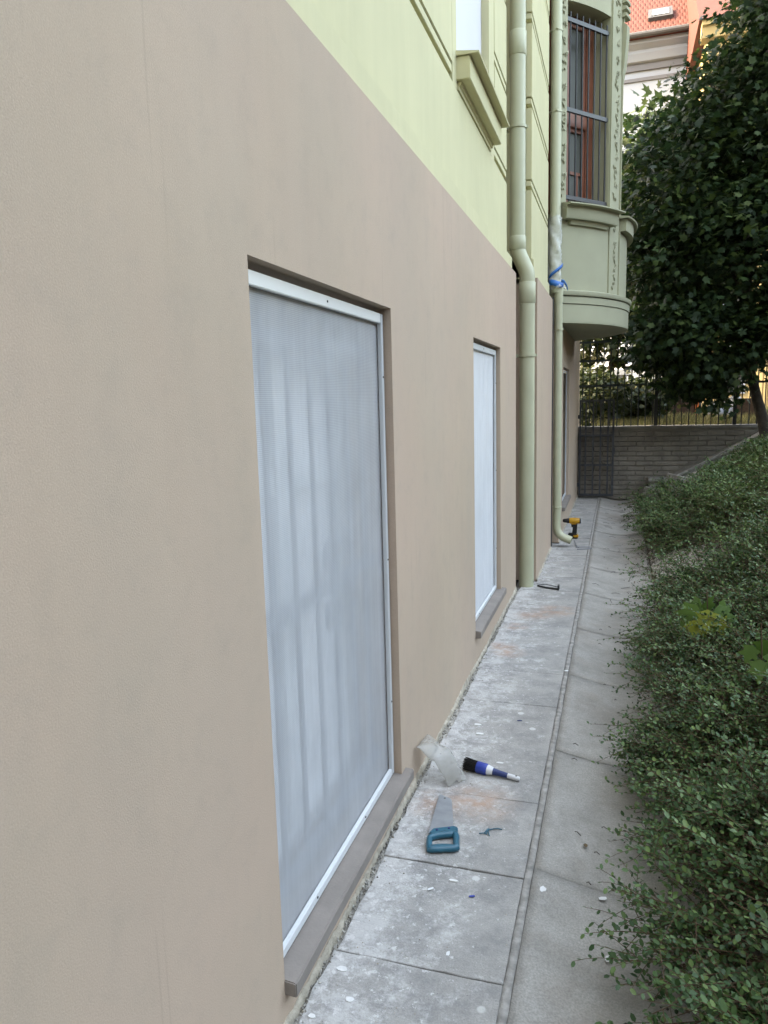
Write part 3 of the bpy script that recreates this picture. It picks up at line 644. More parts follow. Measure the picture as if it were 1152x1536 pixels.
# ------------------------------------------------------------------ downpipes
def bez(pts, n=10):                                             # smooth polyline through corner points with rounded bends
    return pts
def bend(a, b, c, r, n=9):
    a, b, c = map(Vector, (a, b, c)); d1 = (a - b).normalized(); d2 = (c - b).normalized(); th = d1.angle(d2); t = r / math.tan(th / 2)
    s_, e = b + d1 * t, b + d2 * t
    return [((1 - q) ** 2) * s_ + 2 * q * (1 - q) * b + q * q * e for q in [i / (n - 1) for i in range(n)]]
def tube_up(P): return [tuple(p) for p in P]
d1 = thing('downpipe', 'thick green downpipe with an offset bend, standing in the wall recess beside the covered window', 'downpipe', (0.075, 6.40, 0), 'rainwater downpipes on the facade')
yP = 6.40; xl, xu = 0.072, -0.008; rp = 0.064
path = [(xl, yP, -0.03), (xl, yP, 2.56)] + tube_up(bend((xl, yP, 2.4), (xl, yP, 2.66), (xu, yP, 2.84), 0.22)) + tube_up(bend((xl, yP, 2.66), (xu, yP, 2.84), (xu, yP, 3.2), 0.22)) + [(xu, yP, 3.0), (xu, yP, 7.6)]
MB().tube(path, rp, 28).build('pipe', 'pipe_paint', d1, smooth=True)
for (x, z, h) in ((xl, 2.50, 0.085), (xu, 2.90, 0.055), (xu, 4.42, 0.09)):
    MB().tube([(x, yP, z - h), (x, yP, z - h + .004), (x, yP, z + h - .004), (x, yP, z + h)], [rp + .002, rp + 0.005, rp + .005, rp + .002], 28).build('sleeve', 'pipe_paint', d1, smooth=True)
for (x, z) in ((xl, 1.99), (xu, 3.80), (xu, 5.5)):
    m = MB(); m.tube([(x, yP, z - .012), (x, yP, z + .012)], rp + .008, 28); m.box(x - .11, x + .02, yP + rp - 0.01, yP + rp + .012, z - .01, z + .01); m.box(x - rp - .03, x - rp + .005, yP - .03, yP - .018, z - .012, z + .012); m.box(x + rp - .004, x + rp + .02, yP - .006, yP + .006, z - .01, z + .01)
    m.build('clamp', 'pipe_paint', d1, smooth=True)
d2 = thing('downpipe', 'slim green downpipe wrapped in clear film and blue tape, ending beside the drill', 'downpipe', (0.2, 8.2, 0), 'rainwater downpipes on the facade')
yQ = 8.20; xq, xt = 0.193, 0.150
outl = (xq + 0.16, yQ - 0.02, 0.075)
path = [tuple(outl)] + tube_up(bend(outl, (xq, yQ, 0.13), (xq, yQ, 1.0), 0.14)) + [(xq, yQ, 0.5), (xq, yQ, 2.80)]
MB().tube(path, 0.043, 22, cap=False).build('pipe', 'pipe_paint', d2, smooth=True)
MB().tube([(xt + .02, yQ, 2.72), (xt, yQ, 2.95), (xt, yQ, 7.6)], 0.055, 22).build('pipe', 'pipe_paint', d2, smooth=True)
MB().tube([(xq, yQ, 2.62), (xq, yQ, 2.80)], 0.047, 22).build('sleeve', 'pipe_paint', d2, smooth=True)
for (x, r_, z) in ((xq, .043, 2.34), (xq, .043, 0.44), (xt, .055, 5.26), (xt, .055, 4.5)):
    m = MB(); m.tube([(x, yQ, z - .01), (x, yQ, z + .01)], r_ + .005, 22); m.tube([(x - r_ - .02, yQ - .01, z), (x + r_ * .2, yQ - r_ - .012, z), (x + r_ + .006, yQ, z)], 0.007, 6); m.build('clamp', 'pipe_paint', d2, smooth=True)
MB().tube([(0.146, 8.085, 0.02), (0.146, 8.085, 2.66)], 0.006, 6).build('cable', 'dark_metal', d2)
# crumpled clear film and tape round the pipe
rs = np.random.RandomState(11); Vf = []; nn, nk = 34, 30
for i in range(nn + 1):
    t = i / nn; z = 2.76 + 0.72 * t; cx_ = xt + (xq - xt) * max(0, (0.12 - t)) / 0.12 * 0.7
    for k in range(nk):
        a = 2 * math.pi * k / nk; r_ = 0.061 + 0.010 * rs.rand() + 0.006 * math.sin(a * 3 + t * 19) + (0.022 * (1 - t / 0.12) * (0.5 + 0.5 * math.sin(a * 4)) if t < 0.12 else 0)
        Vf.append((cx_ + r_ * math.cos(a), yQ + r_ * math.sin(a), z + 0.008 * rs.normal()))
Ff = [(i * nk + k, i * nk + (k + 1) % nk, (i + 1) * nk + (k + 1) % nk, (i + 1) * nk + k) for i in range(nn) for k in range(nk)]
link('plastic_wrap', mesh_np('plastic_wrap', np.array(Vf) - np.array(ROOT[d2.name]), Ff, 'clear_film'), d2)
def tape_strip(pts, wid, name='tape'):
    m = MB(); Vv = []
    for i, (x, y, z, tw) in enumerate(pts): Vv += [(x, y, z - wid * math.cos(tw)), (x + wid * math.sin(tw) * .6, y - wid * math.sin(tw) * .8, z + wid * math.cos(tw))]
    m.add(Vv, [(2 * i, 2 * i + 2, 2 * i + 3, 2 * i + 1) for i in range(len(pts) - 1)]); o = m.build(name, 'tape_blue', d2, smooth=True)
    so_ = o.modifiers.new('thickness', 'SOLIDIFY'); so_.thickness = 0.0015
tape_strip([(xt + .012 + .080 * math.cos(a), yQ + .080 * math.sin(a), 2.80 + 0.02 * math.sin(a * 2) + .02 * i / 8, .2 * math.sin(a * 3)) for i, a in enumerate([-2.6 + 0.36 * k for k in range(9)])], 0.030)
tape_strip([(xt + .005 + .076 * math.cos(a), yQ + .076 * math.sin(a), 2.865 + 0.022 * k, .3) for k, a in enumerate([-2.7 + .42 * k for k in range(7)])], 0.020)
tape_strip([(xt + .07, yQ - .06, 2.83, 0.2), (xt + .10, yQ - .065, 2.82, 0.6), (xt + .125, yQ - .06, 2.775, 0.9), (xt + .135, yQ - .055, 2.735, 0.7)], 0.016)

# ------------------------------------------------------------------ retaining wall, fence, gate, stair cheek
rw = thing('retaining_wall', 'grey painted brick retaining wall closing the path, below the iron fence', 'wall', (2.0, YW, 0))
MB().box(0.15, 7.0, YW, YW + 0.25, -0.14, 1.085).build('wall_core', 'brick_joint', rw)
MB().box(0.15, 7.0, YW - 0.03, YW + 0.27, 1.087, 1.135).build('coping', 'old_concrete', rw, bevel=0.008)
bms = [piece_mesh('brick', 0.252, 0.06, 0.070, 'brick_grey', 0.004, s_, 0.003) for s_ in range(5)]
hm = piece_mesh('half_brick', 0.122, 0.06, 0.070, 'brick_grey', 0.004, 9, 0.003)
for r_ in range(14):
    z = -0.005 + 0.0785 * r_; x = 0.20; off = (r_ % 2) * 0.13
    if off: shared('brick', hm, (x + 0.061, YW - 0.008, z), rw)
    n = 0
    while x + off + n * 0.26 < 3.3:
        shared('brick', rnd.choice(bms), (x + off + n * 0.26 + 0.126, YW - 0.008 + rnd.uniform(-.003, .003), z), rw); n += 1
fn = thing('iron_fence', 'black iron bar fence standing on the brick wall', 'fence', (2.0, YW + 0.12, 1.13))
yF = YW + 0.12
barm = piece_mesh('bar', 0.016, 0.016, 1.36, 'black_iron'); barg = piece_mesh('green_bar', 0.018, 0.018, 1.36, 'green_iron')
n = 0; x = 0.26
while x < 5.2:
    shared('bar', barg if x < 1.33 else barm, (x, yF, 1.13 + 0.68), fn); x += 0.108
for (xa, xb, z, m_n) in ((0.2, 1.37, 1.79, 'green_iron'), (0.2, 1.37, 2.19, 'green_iron'), (0.2, 1.37, 2.485, 'green_iron'), (1.41, 5.3, 1.78, 'black_iron'), (1.41, 5.3, 2.19, 'black_iron'), (1.41, 5.3, 2.47, 'black_iron')):
    MB().box(xa, xb, yF - 0.016, yF + 0.016, z - 0.016, z + 0.016).build('rail', m_n, fn)
for x in (1.39, 2.54, 3.70, 4.85): MB().box(x - 0.028, x + 0.028, yF - 0.03, yF + 0.03, 1.12, 2.52).build('post', 'black_iron', fn, bevel=0.004)
gt = thing('iron_gate', 'grey iron bar gate leaf standing open against the brick wall', 'gate', (0.5, YW - 0.12, 0))
yG = YW - 0.12; gx0, gx1 = 0.225, 0.765
for (xa, xb, za, zb_) in ((gx1 - .032, gx1, 0.02, 1.57), (gx0, gx0 + .026, 0.02, 1.57), (gx0 + .026, gx1 - .032, 0.02, 0.055), (gx0 + .026, gx1 - .032, 1.54, 1.57), (gx0 + .026, gx1 - .032, 0.985, 1.012), (gx0 + .026, gx1 - .032, 0.51, 0.535)):
    MB().box(xa, xb, yG - 0.016, yG + 0.016, za, zb_).build('gate_frame', 'gate_iron', gt, bevel=0.002)
for k in range(4): 
    x = gx0 + 0.10 + k * 0.115; MB().box(x - .012, x + .012, yG - .012, yG + .012, 0.055, 1.54).build('gate_bar', 'gate_iron', gt)
MB().box(gx1 - 0.001, gx1 + 0.014, yG - .02, yG + .02, 0.70, 0.80).build('latch', 'gate_iron', gt)
for z in (0.2, 1.3): MB().box(0.19, gx0 + .004, yG - .012, yG + .012, z - .03, z + .03).build('hinge', 'gate_iron', gt)
ck = thing('stair_cheek', 'sloping concrete kerb climbing the bank in front of the brick wall', 'kerb', (1.4, 12.3, 0))
MB().prism([(1.30, -0.12), (1.30, 0.28), (1.57, 0.28), (2.95, 1.02), (3.1, 0.9), (1.65, -0.12)], 'y', 12.12, 12.42).build('kerb_body', 'old_concrete', ck, bevel=0.01)
MB().prism([(1.285, 0.282), (1.285, 0.33), (1.565, 0.33), (2.95, 1.075), (2.95, 1.025), (1.572, 0.282)], 'y', 12.09, 12.45).build('kerb_cap', 'old_concrete', ck, bevel=0.01)
for (x, y, z, rz, l, lab) in ((1.30, 11.55, 0.08, 0.25, 0.62, 'short concrete edging stone beside the end of the channel'), (1.62, 11.45, 0.30, 0.35, 0.5, 'tilted concrete edging stone set in the bank below the sloping kerb')):
    me = piece_mesh('edging_stone', 0.07, l, 0.34, 'old_concrete', 0.012, 3, 0.012)
    o = link('edging_stone', me); o.location = (x, y, z); o.rotation_euler = (0.0, 0.25, rz); tag(o, lab, 'edging')
# broken stones on the bank
def scree(rs):
    x = rs.uniform(1.5, 3.1); y = rs.uniform(10.9, 12.1); return (x, y, bank(x, y) + 0.004)
o = stones(900, scree, (0.008, 0.035), 21, 'rubble', 'broken_stones'); tag(o, 'broken stones and debris on the bank under the sloping kerb', 'stones')

# ------------------------------------------------------------------ tools and litter on the paving
def poly_thing(pts, z0, z1): return MB().prism(pts, 'z', z0, z1)
saw = thing('handsaw', 'handsaw with grey steel blade and teal plastic handle lying on a slab', 'handsaw', (0.2, 2.6, 0))
tip, heel = Vector((0.131, 2.797, 0)), Vector((0.154, 2.515, 0)); teeth = []
for i in range(46):
    p = heel.lerp(tip, i / 45); teeth.append((p.x - (0.0032 if i % 2 else 0), p.y))
MB().prism(teeth + [(0.138, 2.799), (0.183, 2.776), (0.190, 2.764), (0.241, 2.560)], 'z', 0.0105, 0.0122).build('blade', 'saw_steel', saw)
MB().tube([(0.158, 2.775, 0.0100), (0.158, 2.775, 0.0125)], 0.0045, 12).build('blade_hole', 'joint_dirt', saw)
# closed handle with a finger hole: an outer and an inner loop bridged, rounded
def closed_handle(center_line, rad, zc):
    m = MB(); pts = [Vector((x, y, zc)) for x, y in center_line]; n = len(pts); k = 12; Vv = []
    for i, p in enumerate(pts):
        t = (pts[(i + 1) % n] - pts[i - 1]).normalized(); s_ = Vector((-t.y, t.x, 0)); r_ = rad[i]
        for q in range(k): a = 2 * math.pi * q / k; Vv.append(p + s_ * r_ * math.cos(a) + Vector((0, 0, 1)) * 0.0135 * math.sin(a))
    m.add(Vv, [(i * k + q, i * k + (q + 1) % k, ((i + 1) % n) * k + (q + 1) % k, ((i + 1) % n) * k + q) for i in range(n) for q in range(k)]); return m
cl0 = [(0.166, 2.478), (0.180, 2.497), (0.205, 2.512), (0.232, 2.524), (0.252, 2.532), (0.262, 2.512), (0.268, 2.480), (0.276, 2.446), (0.262, 2.440), (0.240, 2.436), (0.216, 2.428), (0.196, 2.420), (0.184, 2.412), (0.174, 2.440)]
rd0 = [0.011, 0.013, 0.014, 0.014, 0.014, 0.013, 0.012, 0.013, 0.015, 0.018, 0.019, 0.017, 0.014, 0.012]
cl, rd = [], []
for i in range(len(cl0)):
    a, b_ = cl0[i], cl0[(i + 1) % len(cl0)]; cl += [a, ((a[0] + b_[0]) / 2, (a[1] + b_[1]) / 2)]; rd += [rd0[i], (rd0[i] + rd0[(i + 1) % len(cl0)]) / 2]
hd = closed_handle(cl, rd, 0.0155).build('handle', 'teal_plastic', saw, smooth=True)
MB().prism([(0.158, 2.505), (0.166, 2.535), (0.242, 2.572), (0.258, 2.566), (0.260, 2.538), (0.215, 2.516), (0.170, 2.492)], 'z', 0.004, 0.025).build('handle_shoulder', 'teal_plastic', hd, bevel=0.004)
for (x, y) in ((0.184, 2.525), (0.226, 2.548)): MB().tube([(x, y, 0.024), (x, y, 0.027)], 0.005, 10).build('rivet', 'navy_plastic', hd)

br = thing('paintbrush', 'round paintbrush with black bristles and blue and white handle on a slab', 'paintbrush', (0.3, 3.05, 0))
A_, B_ = Vector((0.186, 3.058, 0.028)), Vector((0.437, 3.006, 0.013)); ax = (B_ - A_)
def along(*tr): return [A_ + ax * t for t, r in tr], [r for t, r in tr]
def lathe(tr, name, m, n=20, parent=br): p, r = along(*tr); return MB().tube(p, r, n).build(name, m, parent, smooth=True)
# bristles: many strands splayed from the ferrule
rs = np.random.RandomState(5); m_ = MB(); a0 = ax.normalized(); u0 = a0.orthogonal().normalized(); v0 = a0.cross(u0)
for i in range(420):
    q = math.sqrt(rs.rand()); th = rs.rand() * 6.283; d = (u0 * math.cos(th) + v0 * math.sin(th)) * q
    tipo = A_ + ax * rs.uniform(-0.015, 0.03) + d * 0.0285; tipo.z = max(tipo.z, 0.0025)
    m_.tube([A_ + ax * 0.27 + d * 0.0235, tipo], [0.0014, 0.0008], 4, cap=False)
m_.build('bristles', 'bristle', br)
lathe([(0.04, 0.0235), (0.27, 0.0225)], 'bristle_core', 'bristle')
lathe([(0.23, 0.0245), (0.24, 0.0262), (0.40, 0.0255), (0.425, 0.024)], 'ferrule', 'blue_plastic')
lathe([(0.41, 0.0235), (0.44, 0.0225), (0.49, 0.0195), (0.535, 0.0155)], 'collar', 'white_plastic')
hb = lathe([(0.52, 0.0165), (0.56, 0.0145), (0.66, 0.0125), (0.76, 0.0115), (0.80, 0.0105)], 'handle', 'navy_plastic')
lathe([(0.785, 0.0108), (0.86, 0.0105), (0.95, 0.0110), (0.985, 0.0095), (1.0, 0.006)], 'handle_end', 'white_plastic')
p = A_ + ax * 0.94; MB().tube([p + Vector((0, 0, .0085)), p + Vector((0, 0, .0113))], 0.0045, 10).build('hanging_hole', 'joint_dirt', hb)

# cloudy plastic sheet curled against the wall
pl = MB(); Vv = []; nu, nv = 14, 18
c00, c01 = Vector((0.014, 2.865, 0.175)), Vector((0.016, 3.05, 0.15)); c10, c11 = Vector((0.150, 2.885, 0.006)), Vector((0.215, 2.965, 0.006))
for i in range(nv + 1):
    t = i / nv
    for k in range(nu + 1):
        s_ = k / nu; p = c00.lerp(c01, s_).lerp(c10.lerp(c11, s_), t); bow = 4 * t * (1 - t)
        p = p + Vector((0.03, 0.0, 0.028)) * bow * (0.4 + 1.1 * math.sin(s_ * math.pi)) + Vector((0, 0, 0.012 * math.sin(s_ * 9 + t * 4) * t + 0.006 * math.sin(t * 17)))
        if t > 0.9: p.z = max(p.z, 0.004)
        Vv.append(p)
pl.add(Vv, [(i * (nu + 1) + k, i * (nu + 1) + k + 1, (i + 1) * (nu + 1) + k + 1, (i + 1) * (nu + 1) + k) for i in range(nv) for k in range(nu)])
o = pl.build('plastic_sheet', 'cloudy_film', None, smooth=True); tag(o, 'curled piece of cloudy clear plastic leaning against the wall foot', 'plastic sheet')
sm = o.modifiers.new('thickness', 'SOLIDIFY'); sm.thickness = 0.001

# cordless drill standing on its battery
dr = thing('cordless_drill', 'yellow and black cordless drill standing on its battery on the paving', 'drill', (0.345, 8.72, 0))
dx, dy = 0.345, 8.72
def dbox(x0, x1, y0, y1, z0, z1, name, m, bev=0.006): return MB().box(dx + x0, dx + x1, dy + y0, dy + y1, z0, z1).build(name, m, dr, bevel=bev, smooth=True)
bt = dbox(-0.075, 0.055, -0.038, 0.038, 0.002, 0.034, 'battery', 'black_plastic', 0.008)
MB().box(dx + 0.0, dx + 0.058, dy - 0.040, dy + 0.040, 0.012, 0.046).build('battery_cap', 'yellow_plastic', bt, bevel=0.007, smooth=True)
dbox(-0.06, 0.045, -0.034, 0.034, 0.034, 0.062, 'foot', 'black_plastic', 0.01)
MB().prism([(dx - 0.012, 0.055), (dx + 0.038, 0.055), (dx + 0.045, 0.175), (dx - 0.004, 0.175)], 'y', dy - 0.019, dy + 0.019).build('grip', 'black_plastic', dr, bevel=0.007, smooth=True)
MB().prism([(dx - 0.020, 0.13), (dx - 0.006, 0.13), (dx - 0.004, 0.165), (dx - 0.026, 0.168)], 'y', dy - 0.009, dy + 0.009).build('trigger', 'black_plastic', dr, bevel=0.003)
zc = 0.205
MB().tube([(dx + 0.078, dy, zc), (dx + 0.070, dy, zc), (dx + 0.03, dy, zc), (dx - 0.02, dy, zc), (dx - 0.045, dy, zc)], [0.022, 0.032, 0.036, 0.036, 0.032], 20).build('motor_housing', 'yellow_plastic', dr, smooth=True)
MB().tube([(dx + 0.084, dy, zc), (dx + 0.070, dy, zc)], [0.026, 0.034], 20).build('rear_cap', 'black_plastic', dr, smooth=True)
MB().tube([(dx - 0.045, dy, zc), (dx - 0.060, dy, zc), (dx - 0.085, dy, zc), (dx - 0.110, dy, zc), (dx - 0.122, dy, zc)], [0.029, 0.029, 0.024, 0.022, 0.012], 18).build('chuck', 'black_plastic', dr, smooth=True)
dbox(-0.03, 0.04, -0.031, 0.031, 0.165, 0.19, 'gear_case', 'yellow_plastic', 0.01)

# small iron things near the pipes
m_ = MB(); m_.tube([(0.175, 6.37, 0.012), (0.25, 6.33, 0.010), (0.352, 6.30, 0.010)], 0.008, 8); m_.box(0.348, 0.362, 6.285, 6.345, 0.002, 0.04)
m_.tube([(0.17, 6.37, 0.012), (0.19, 6.42, 0.012), (0.24, 6.44, 0.010), (0.35, 6.37, 0.010)], 0.003, 6)
tag(m_.build('metal_bracket', 'black_iron', None), 'small black metal bracket lying beside the thick downpipe foot', 'bracket')
for (pts, lab) in (([(0.37, 8.43, 0.03), (0.40, 8.26, 0.01), (0.43, 8.14, 0.006)], 'bent grey metal rod lying under the downpipe outlet'),
                   ([(0.40, 8.16, 0.006), (0.48, 8.18, 0.008), (0.55, 8.20, 0.006)], 'straight thin grey metal rod lying across the slab by the outlet elbow'),
                   ([(0.42, 8.06, 0.005), (0.50, 8.08, 0.006), (0.57, 8.12, 0.005)], 'thin grey metal rod reaching the mortar strip near the outlet elbow')):
    tag(MB().tube(pts, 0.005, 6).build('metal_rod', 'zinc', None), lab, 'rod', 'metal rods by the downpipe outlet')
# plastic clippings, paper scraps
for (x, y, a, l) in ((0.352, 2.578, 0.1, 0.030), (0.400, 2.622, 0.15, 0.036), (0.362, 2.602, 1.2, 0.034), (0.370, 2.606, 0.8, 0.032), (0.372, 2.585, 1.9, 0.03), (0.364, 2.594, 1.5, 0.03)):
    m_ = MB(); d = Vector((math.cos(a), math.sin(a), 0)) * l / 2; c_ = Vector((x, y, 0.004))
    m_.tube([c_ - d, c_ + Vector((0, 0, .003)), c_ + d], 0.0022, 5)
    tag(m_.build('plastic_clipping', 'teal_plastic', None), 'thin teal plastic clipping in the little heap beside the handsaw', 'clipping', 'teal plastic clippings')
def scrap(x, y, w_, h_, a, m, lab, cat='paper scrap', name='paper_scrap', z=0.003, grp=None):
    rs = random.Random(int(x * 999)); c_, s_ = math.cos(a), math.sin(a)
    P = [(-w_, -h_), (w_ * .3, -h_ * 1.1), (w_, -h_ * .4), (w_ * .9, h_), (-w_ * .2, h_ * .9), (-w_ * 1.05, h_ * .3)]
    P = [(x + p[0] * c_ - p[1] * s_, y + p[0] * s_ + p[1] * c_) for p in P]; zz0 = dish(x) if x > 0.567 else 0.0
    m_ = MB().prism(P, 'z', zz0 + z - 0.002, zz0 + z); o = m_.build(name, m, None); tag(o, lab, cat, grp)
scrap(0.598, 2.334, 0.012, 0.012, 0.7, 'paper', 'square white paper scrap on the channel, beside the mortar strip')
scrap(0.795, 2.385, 0.013, 0.008, 0.2, 'paper', 'oblong white paper scrap on the channel near the low shrubs', z=0.009)
scrap(0.815, 2.11, 0.009, 0.012, 0.3, 'paper', 'white paper scrap on the channel under the overhanging twigs', z=0.009)
scrap(0.235, 2.217, 0.011, 0.005, 0.6, 'paper', 'narrow white scrap on the dusty slab below the handsaw')
scrap(0.356, 1.943, 0.005, 0.009, 0.1, 'paper', 'white scrap at the joint of two slabs')
scrap(0.545, 4.38, 0.012, 0.009, 0.2, 'paper', 'white scrap lying on the mortar strip', z=0.006)
scrap(0.377, 2.217, 0.010, 0.004, 0.3, 'blue_plastic', 'small blue plastic scrap on the slab', 'plastic scrap', 'plastic_scrap')
scrap(0.36, 3.62, 0.012, 0.004, 0.1, 'navy_plastic', 'small dark blue plastic scrap on the slab beyond the paintbrush', 'plastic scrap', 'plastic_scrap')
for (x, y, a, b_, lab) in ((0.07, 1.80, .016, .011, 'white plaster splash beside the joint, close to the near window sill'), (0.13, 1.70, .012, .010, 'small white plaster splash out from the near window sill'),
        (0.05, 1.62, .01, .008, 'smallest white plaster splash by the sill end'), (0.16, 3.52, 0.018, 0.012, 'white plaster splash beyond the plastic sheet, the further of a pair'),
        (0.19, 3.42, .02, .012, 'white plaster splash beyond the plastic sheet, the larger of a pair'), (0.33, 3.15, .016, .008, 'flat white plaster splash just behind the paintbrush handle'), (0.30, 2.28, .016, .006, 'narrow white plaster splash between the handsaw and the blue scrap')):
    P = [(x + a * math.cos(t) * (1 + .15 * math.sin(3 * t + x * 50)), y + b_ * math.sin(t) * (1 + .15 * math.cos(2 * t))) for t in [k * 0.449 for k in range(14)]]
    tag(MB().prism(P, 'z', -0.001, 0.0035).build('plaster_splash', 'plaster_white', None), lab, 'splash', 'plaster splashes on the slabs')
# fallen twigs and dead leaves in the channel
rs = np.random.RandomState(9); m_ = MB()
for i in range(70):
    x = rs.uniform(0.62, 1.1); y = 1.6 + rs.rand() * 10 ; l = rs.uniform(0.02, 0.10) if y > 6 else rs.uniform(0.01, 0.03); a = rs.normal(0, 0.5); z = dish(x) + 0.010
    m_.tube([(x, y, z), (x + l * .5 * math.cos(a), y + l * .5 * math.sin(a), z + .006), (x + l * math.cos(a + .3), y + l * math.sin(a + .3), dish(min(x + l, XE)) + .010)], 0.0018, 4)
o = m_.build('fallen_twigs', 'dry_twig', None, kind='stuff'); tag(o, 'fallen twigs and bits of litter in the concrete channel', 'twigs')

# ------------------------------------------------------------------ vegetation
LT = np.array([(0, 0, 0), (0.30, 0.27, 0.05), (0.72, 0.25, 0.05), (1, 0, 0), (0.72, -0.25, 0.05), (0.30, -0.27, 0.05)])
LF = np.array([(0, 3, 2, 1), (0, 5, 4, 3)])
def norm(a): return a / np.maximum(np.linalg.norm(a, axis=-1, keepdims=True), 1e-9)
def leaves_mesh(name, P, D, Nn, S, m, tmpl=LT, faces=LF):       # base points, directions, rough normals, sizes
    D = norm(D); Y = norm(np.cross(Nn, D)); Z = np.cross(D, Y)
    V = P[:, None, :] + (tmpl[None, :, 0:1] * D[:, None] + tmpl[None, :, 1:2] * Y[:, None] + tmpl[None, :, 2:3] * Z[:, None]) * S[:, None, None]
    F = (np.arange(len(P)) * len(tmpl))[:, None, None] + faces[None]
    return mesh_np(name, V.reshape(-1, 3), F.reshape(-1, faces.shape[1]), m)
def tubes_mesh(name, PL, R0, R1, m):                             # PL (n,k,3) polylines, three-sided stems
    n, k, _ = PL.shape; T = norm(np.gradient(PL, axis=1)); ref = np.array((0.31, 0.17, 0.93)); A = norm(np.cross(T, ref)); Bv = np.cross(T, A)
    rr = (R0[:, None] + (R1 - R0)[:, None] * np.linspace(0, 1, k)[None])[..., None]
    V = np.stack([PL + (A * math.cos(a) + Bv * math.sin(a)) * rr for a in (0, 2.094, 4.189)], axis=2)   # n,k,3,3
    idx = (np.arange(n) * k * 3)[:, None, None] + (np.arange(k - 1) * 3)[None, :, None] + np.arange(3)[None, None]
    idn = (np.arange(n) * k * 3)[:, None, None] + (np.arange(k - 1) * 3)[None, :, None] + ((np.arange(3) + 1) % 3)[None, None]
    F = np.stack([idx, idn, idn + 3, idx + 3], axis=-1).reshape(-1, 4)
    return mesh_np(name, V.reshape(-1, 3), F, m)
bankv = np.vectorize(bank)
def shrub(cx_, cy_, rx, h, nsh, ls, seed, label, mt='shrub_leaf', lean=0.0, grp='low shrubs on the bank beside the path', spacing=1.0):
    rs = np.random.RandomState(seed); z0 = bank(max(cx_, XE + .02), cy_)
    t_ = thing('low_shrub', label, 'shrub', (cx_, cy_, z0), grp); r0 = np.array((cx_, cy_, z0))
    def shoots(base, d, L, sag, k=8):
        t = np.linspace(0, 1, k)[None, :, None]
        P = base[:, None] + d[:, None] * L[:, None, None] * t; P[:, :, 2] -= (sag * L)[:, None] * (t[..., 0] ** 2); return P
    ncl = 11; cl = rs.randint(0, ncl, nsh); cth = (np.arange(ncl) + rs.rand(ncl) * .8) * 2 * np.pi / ncl; cel = rs.uniform(20, 74, ncl); cq = rs.uniform(.2, .75, ncl)
    th = cth[cl] + rs.normal(0, .16, nsh); q = cq[cl] + rs.normal(0, .08, nsh)
    base = np.stack([cx_ + q * rx * np.cos(th), cy_ + q * rx * np.sin(th), np.zeros(nsh)], 1)
    base[:, 0] = np.maximum(base[:, 0], XE + 0.03); base[:, 2] = bankv(base[:, 0], base[:, 1]) - 0.02
    az = th + rs.normal(0, 0.3, nsh); el = np.radians(np.clip(cel[cl] + rs.normal(0, 11, nsh), 8, 84))
    d = np.stack([np.cos(az) * np.cos(el) - lean, np.sin(az) * np.cos(el), np.sin(el)], 1); d = norm(d)
    L = rs.uniform(0.55, 1.2, nsh) * rs.uniform(.75, 1.2, ncl)[cl] * (0.55 * rx * np.cos(el) + h * np.sin(el) + 0.12)
    xm = 0.90 + rs.normal(0, .05, nsh); ex = base[:, 0] + d[:, 0] * L; L = np.where(ex < xm, np.maximum(.12, (xm - base[:, 0]) / np.minimum(d[:, 0], -1e-3)), L)
    main = shoots(base, d, L, rs.uniform(0.2, 0.55, nsh))
    floor = np.where(main[..., 0] > XE, bankv(main[..., 0], main[..., 1]) + 0.02, 0.05); main[..., 2] = np.maximum(main[..., 2], floor)
    # side twigs
    nt_ = 6; i0 = np.repeat(np.arange(nsh), nt_); tk = rs.uniform(0.25, 0.98, len(i0)); kk = np.clip((tk * 7).astype(int), 0, 6); fr = (tk * 7 - kk)[:, None]
    tb = main[i0, kk] * (1 - fr) + main[i0, kk + 1] * fr; td = norm(main[i0, kk + 1] - main[i0, kk])
    side = rs.normal(0, 1, td.shape); side[:, 2] = side[:, 2] * 0.5 + 0.15; dd = norm(td * 0.75 + norm(side) * 0.85)
    tw = shoots(tb, dd, rs.uniform(0.07, 0.20, len(i0)), rs.uniform(0.0, 0.3, len(i0)), 5)
    fl = np.where(tw[..., 0] > XE, bankv(tw[..., 0], tw[..., 1]) + 0.015, 0.03); tw[..., 2] = np.maximum(tw[..., 2], fl)
    o1 = link('stems', tubes_mesh('stems', main - r0, np.full(nsh, 0.0035), np.full(nsh, 0.0012), 'twig'), t_)
    link('twigs', tubes_mesh('twigs', tw - r0, np.full(len(tw), 0.0014), np.full(len(tw), 0.0007), 'twig'), t_, 'stuff')
    Ps, Ds, Ns = [], [], []
    for PL, tmin, gap in ((main, 0.25, ls * 0.8 * spacing), (tw, 0.05, ls * 0.62 * spacing)):
        k = PL.shape[1]; Lg = np.linalg.norm(np.diff(PL, axis=1), axis=2).sum(1); nl = max(3, int(np.mean(Lg) * (1 - tmin) / gap))
        tt = np.linspace(tmin, 1, nl)[None] + rs.uniform(-.4, .4, (len(PL), nl)) / nl; tt = np.clip(tt, 0, 0.999) * (k - 1); ki = np.minimum(tt.astype(int), k - 2); f = (tt - ki)[..., None]
        ii = np.arange(len(PL))[:, None]; A = PL[ii, ki]; Bp = PL[ii, ki + 1]; P = A * (1 - f) + Bp * f; T = norm(Bp - A)
        sgn = np.where((np.arange(nl) % 2)[None, :, None] == 0, 1.0, -1.0)
        up = np.array((0, 0, 1.0)) + rs.normal(0, 0.45, P.shape); S = norm(np.cross(up, T)) * sgn
        Dv = T * rs.uniform(0.35, 0.9, (len(PL), nl, 1)) + S + np.array((0, 0, 1)) * rs.uniform(-.05, .45, (len(PL), nl, 1))
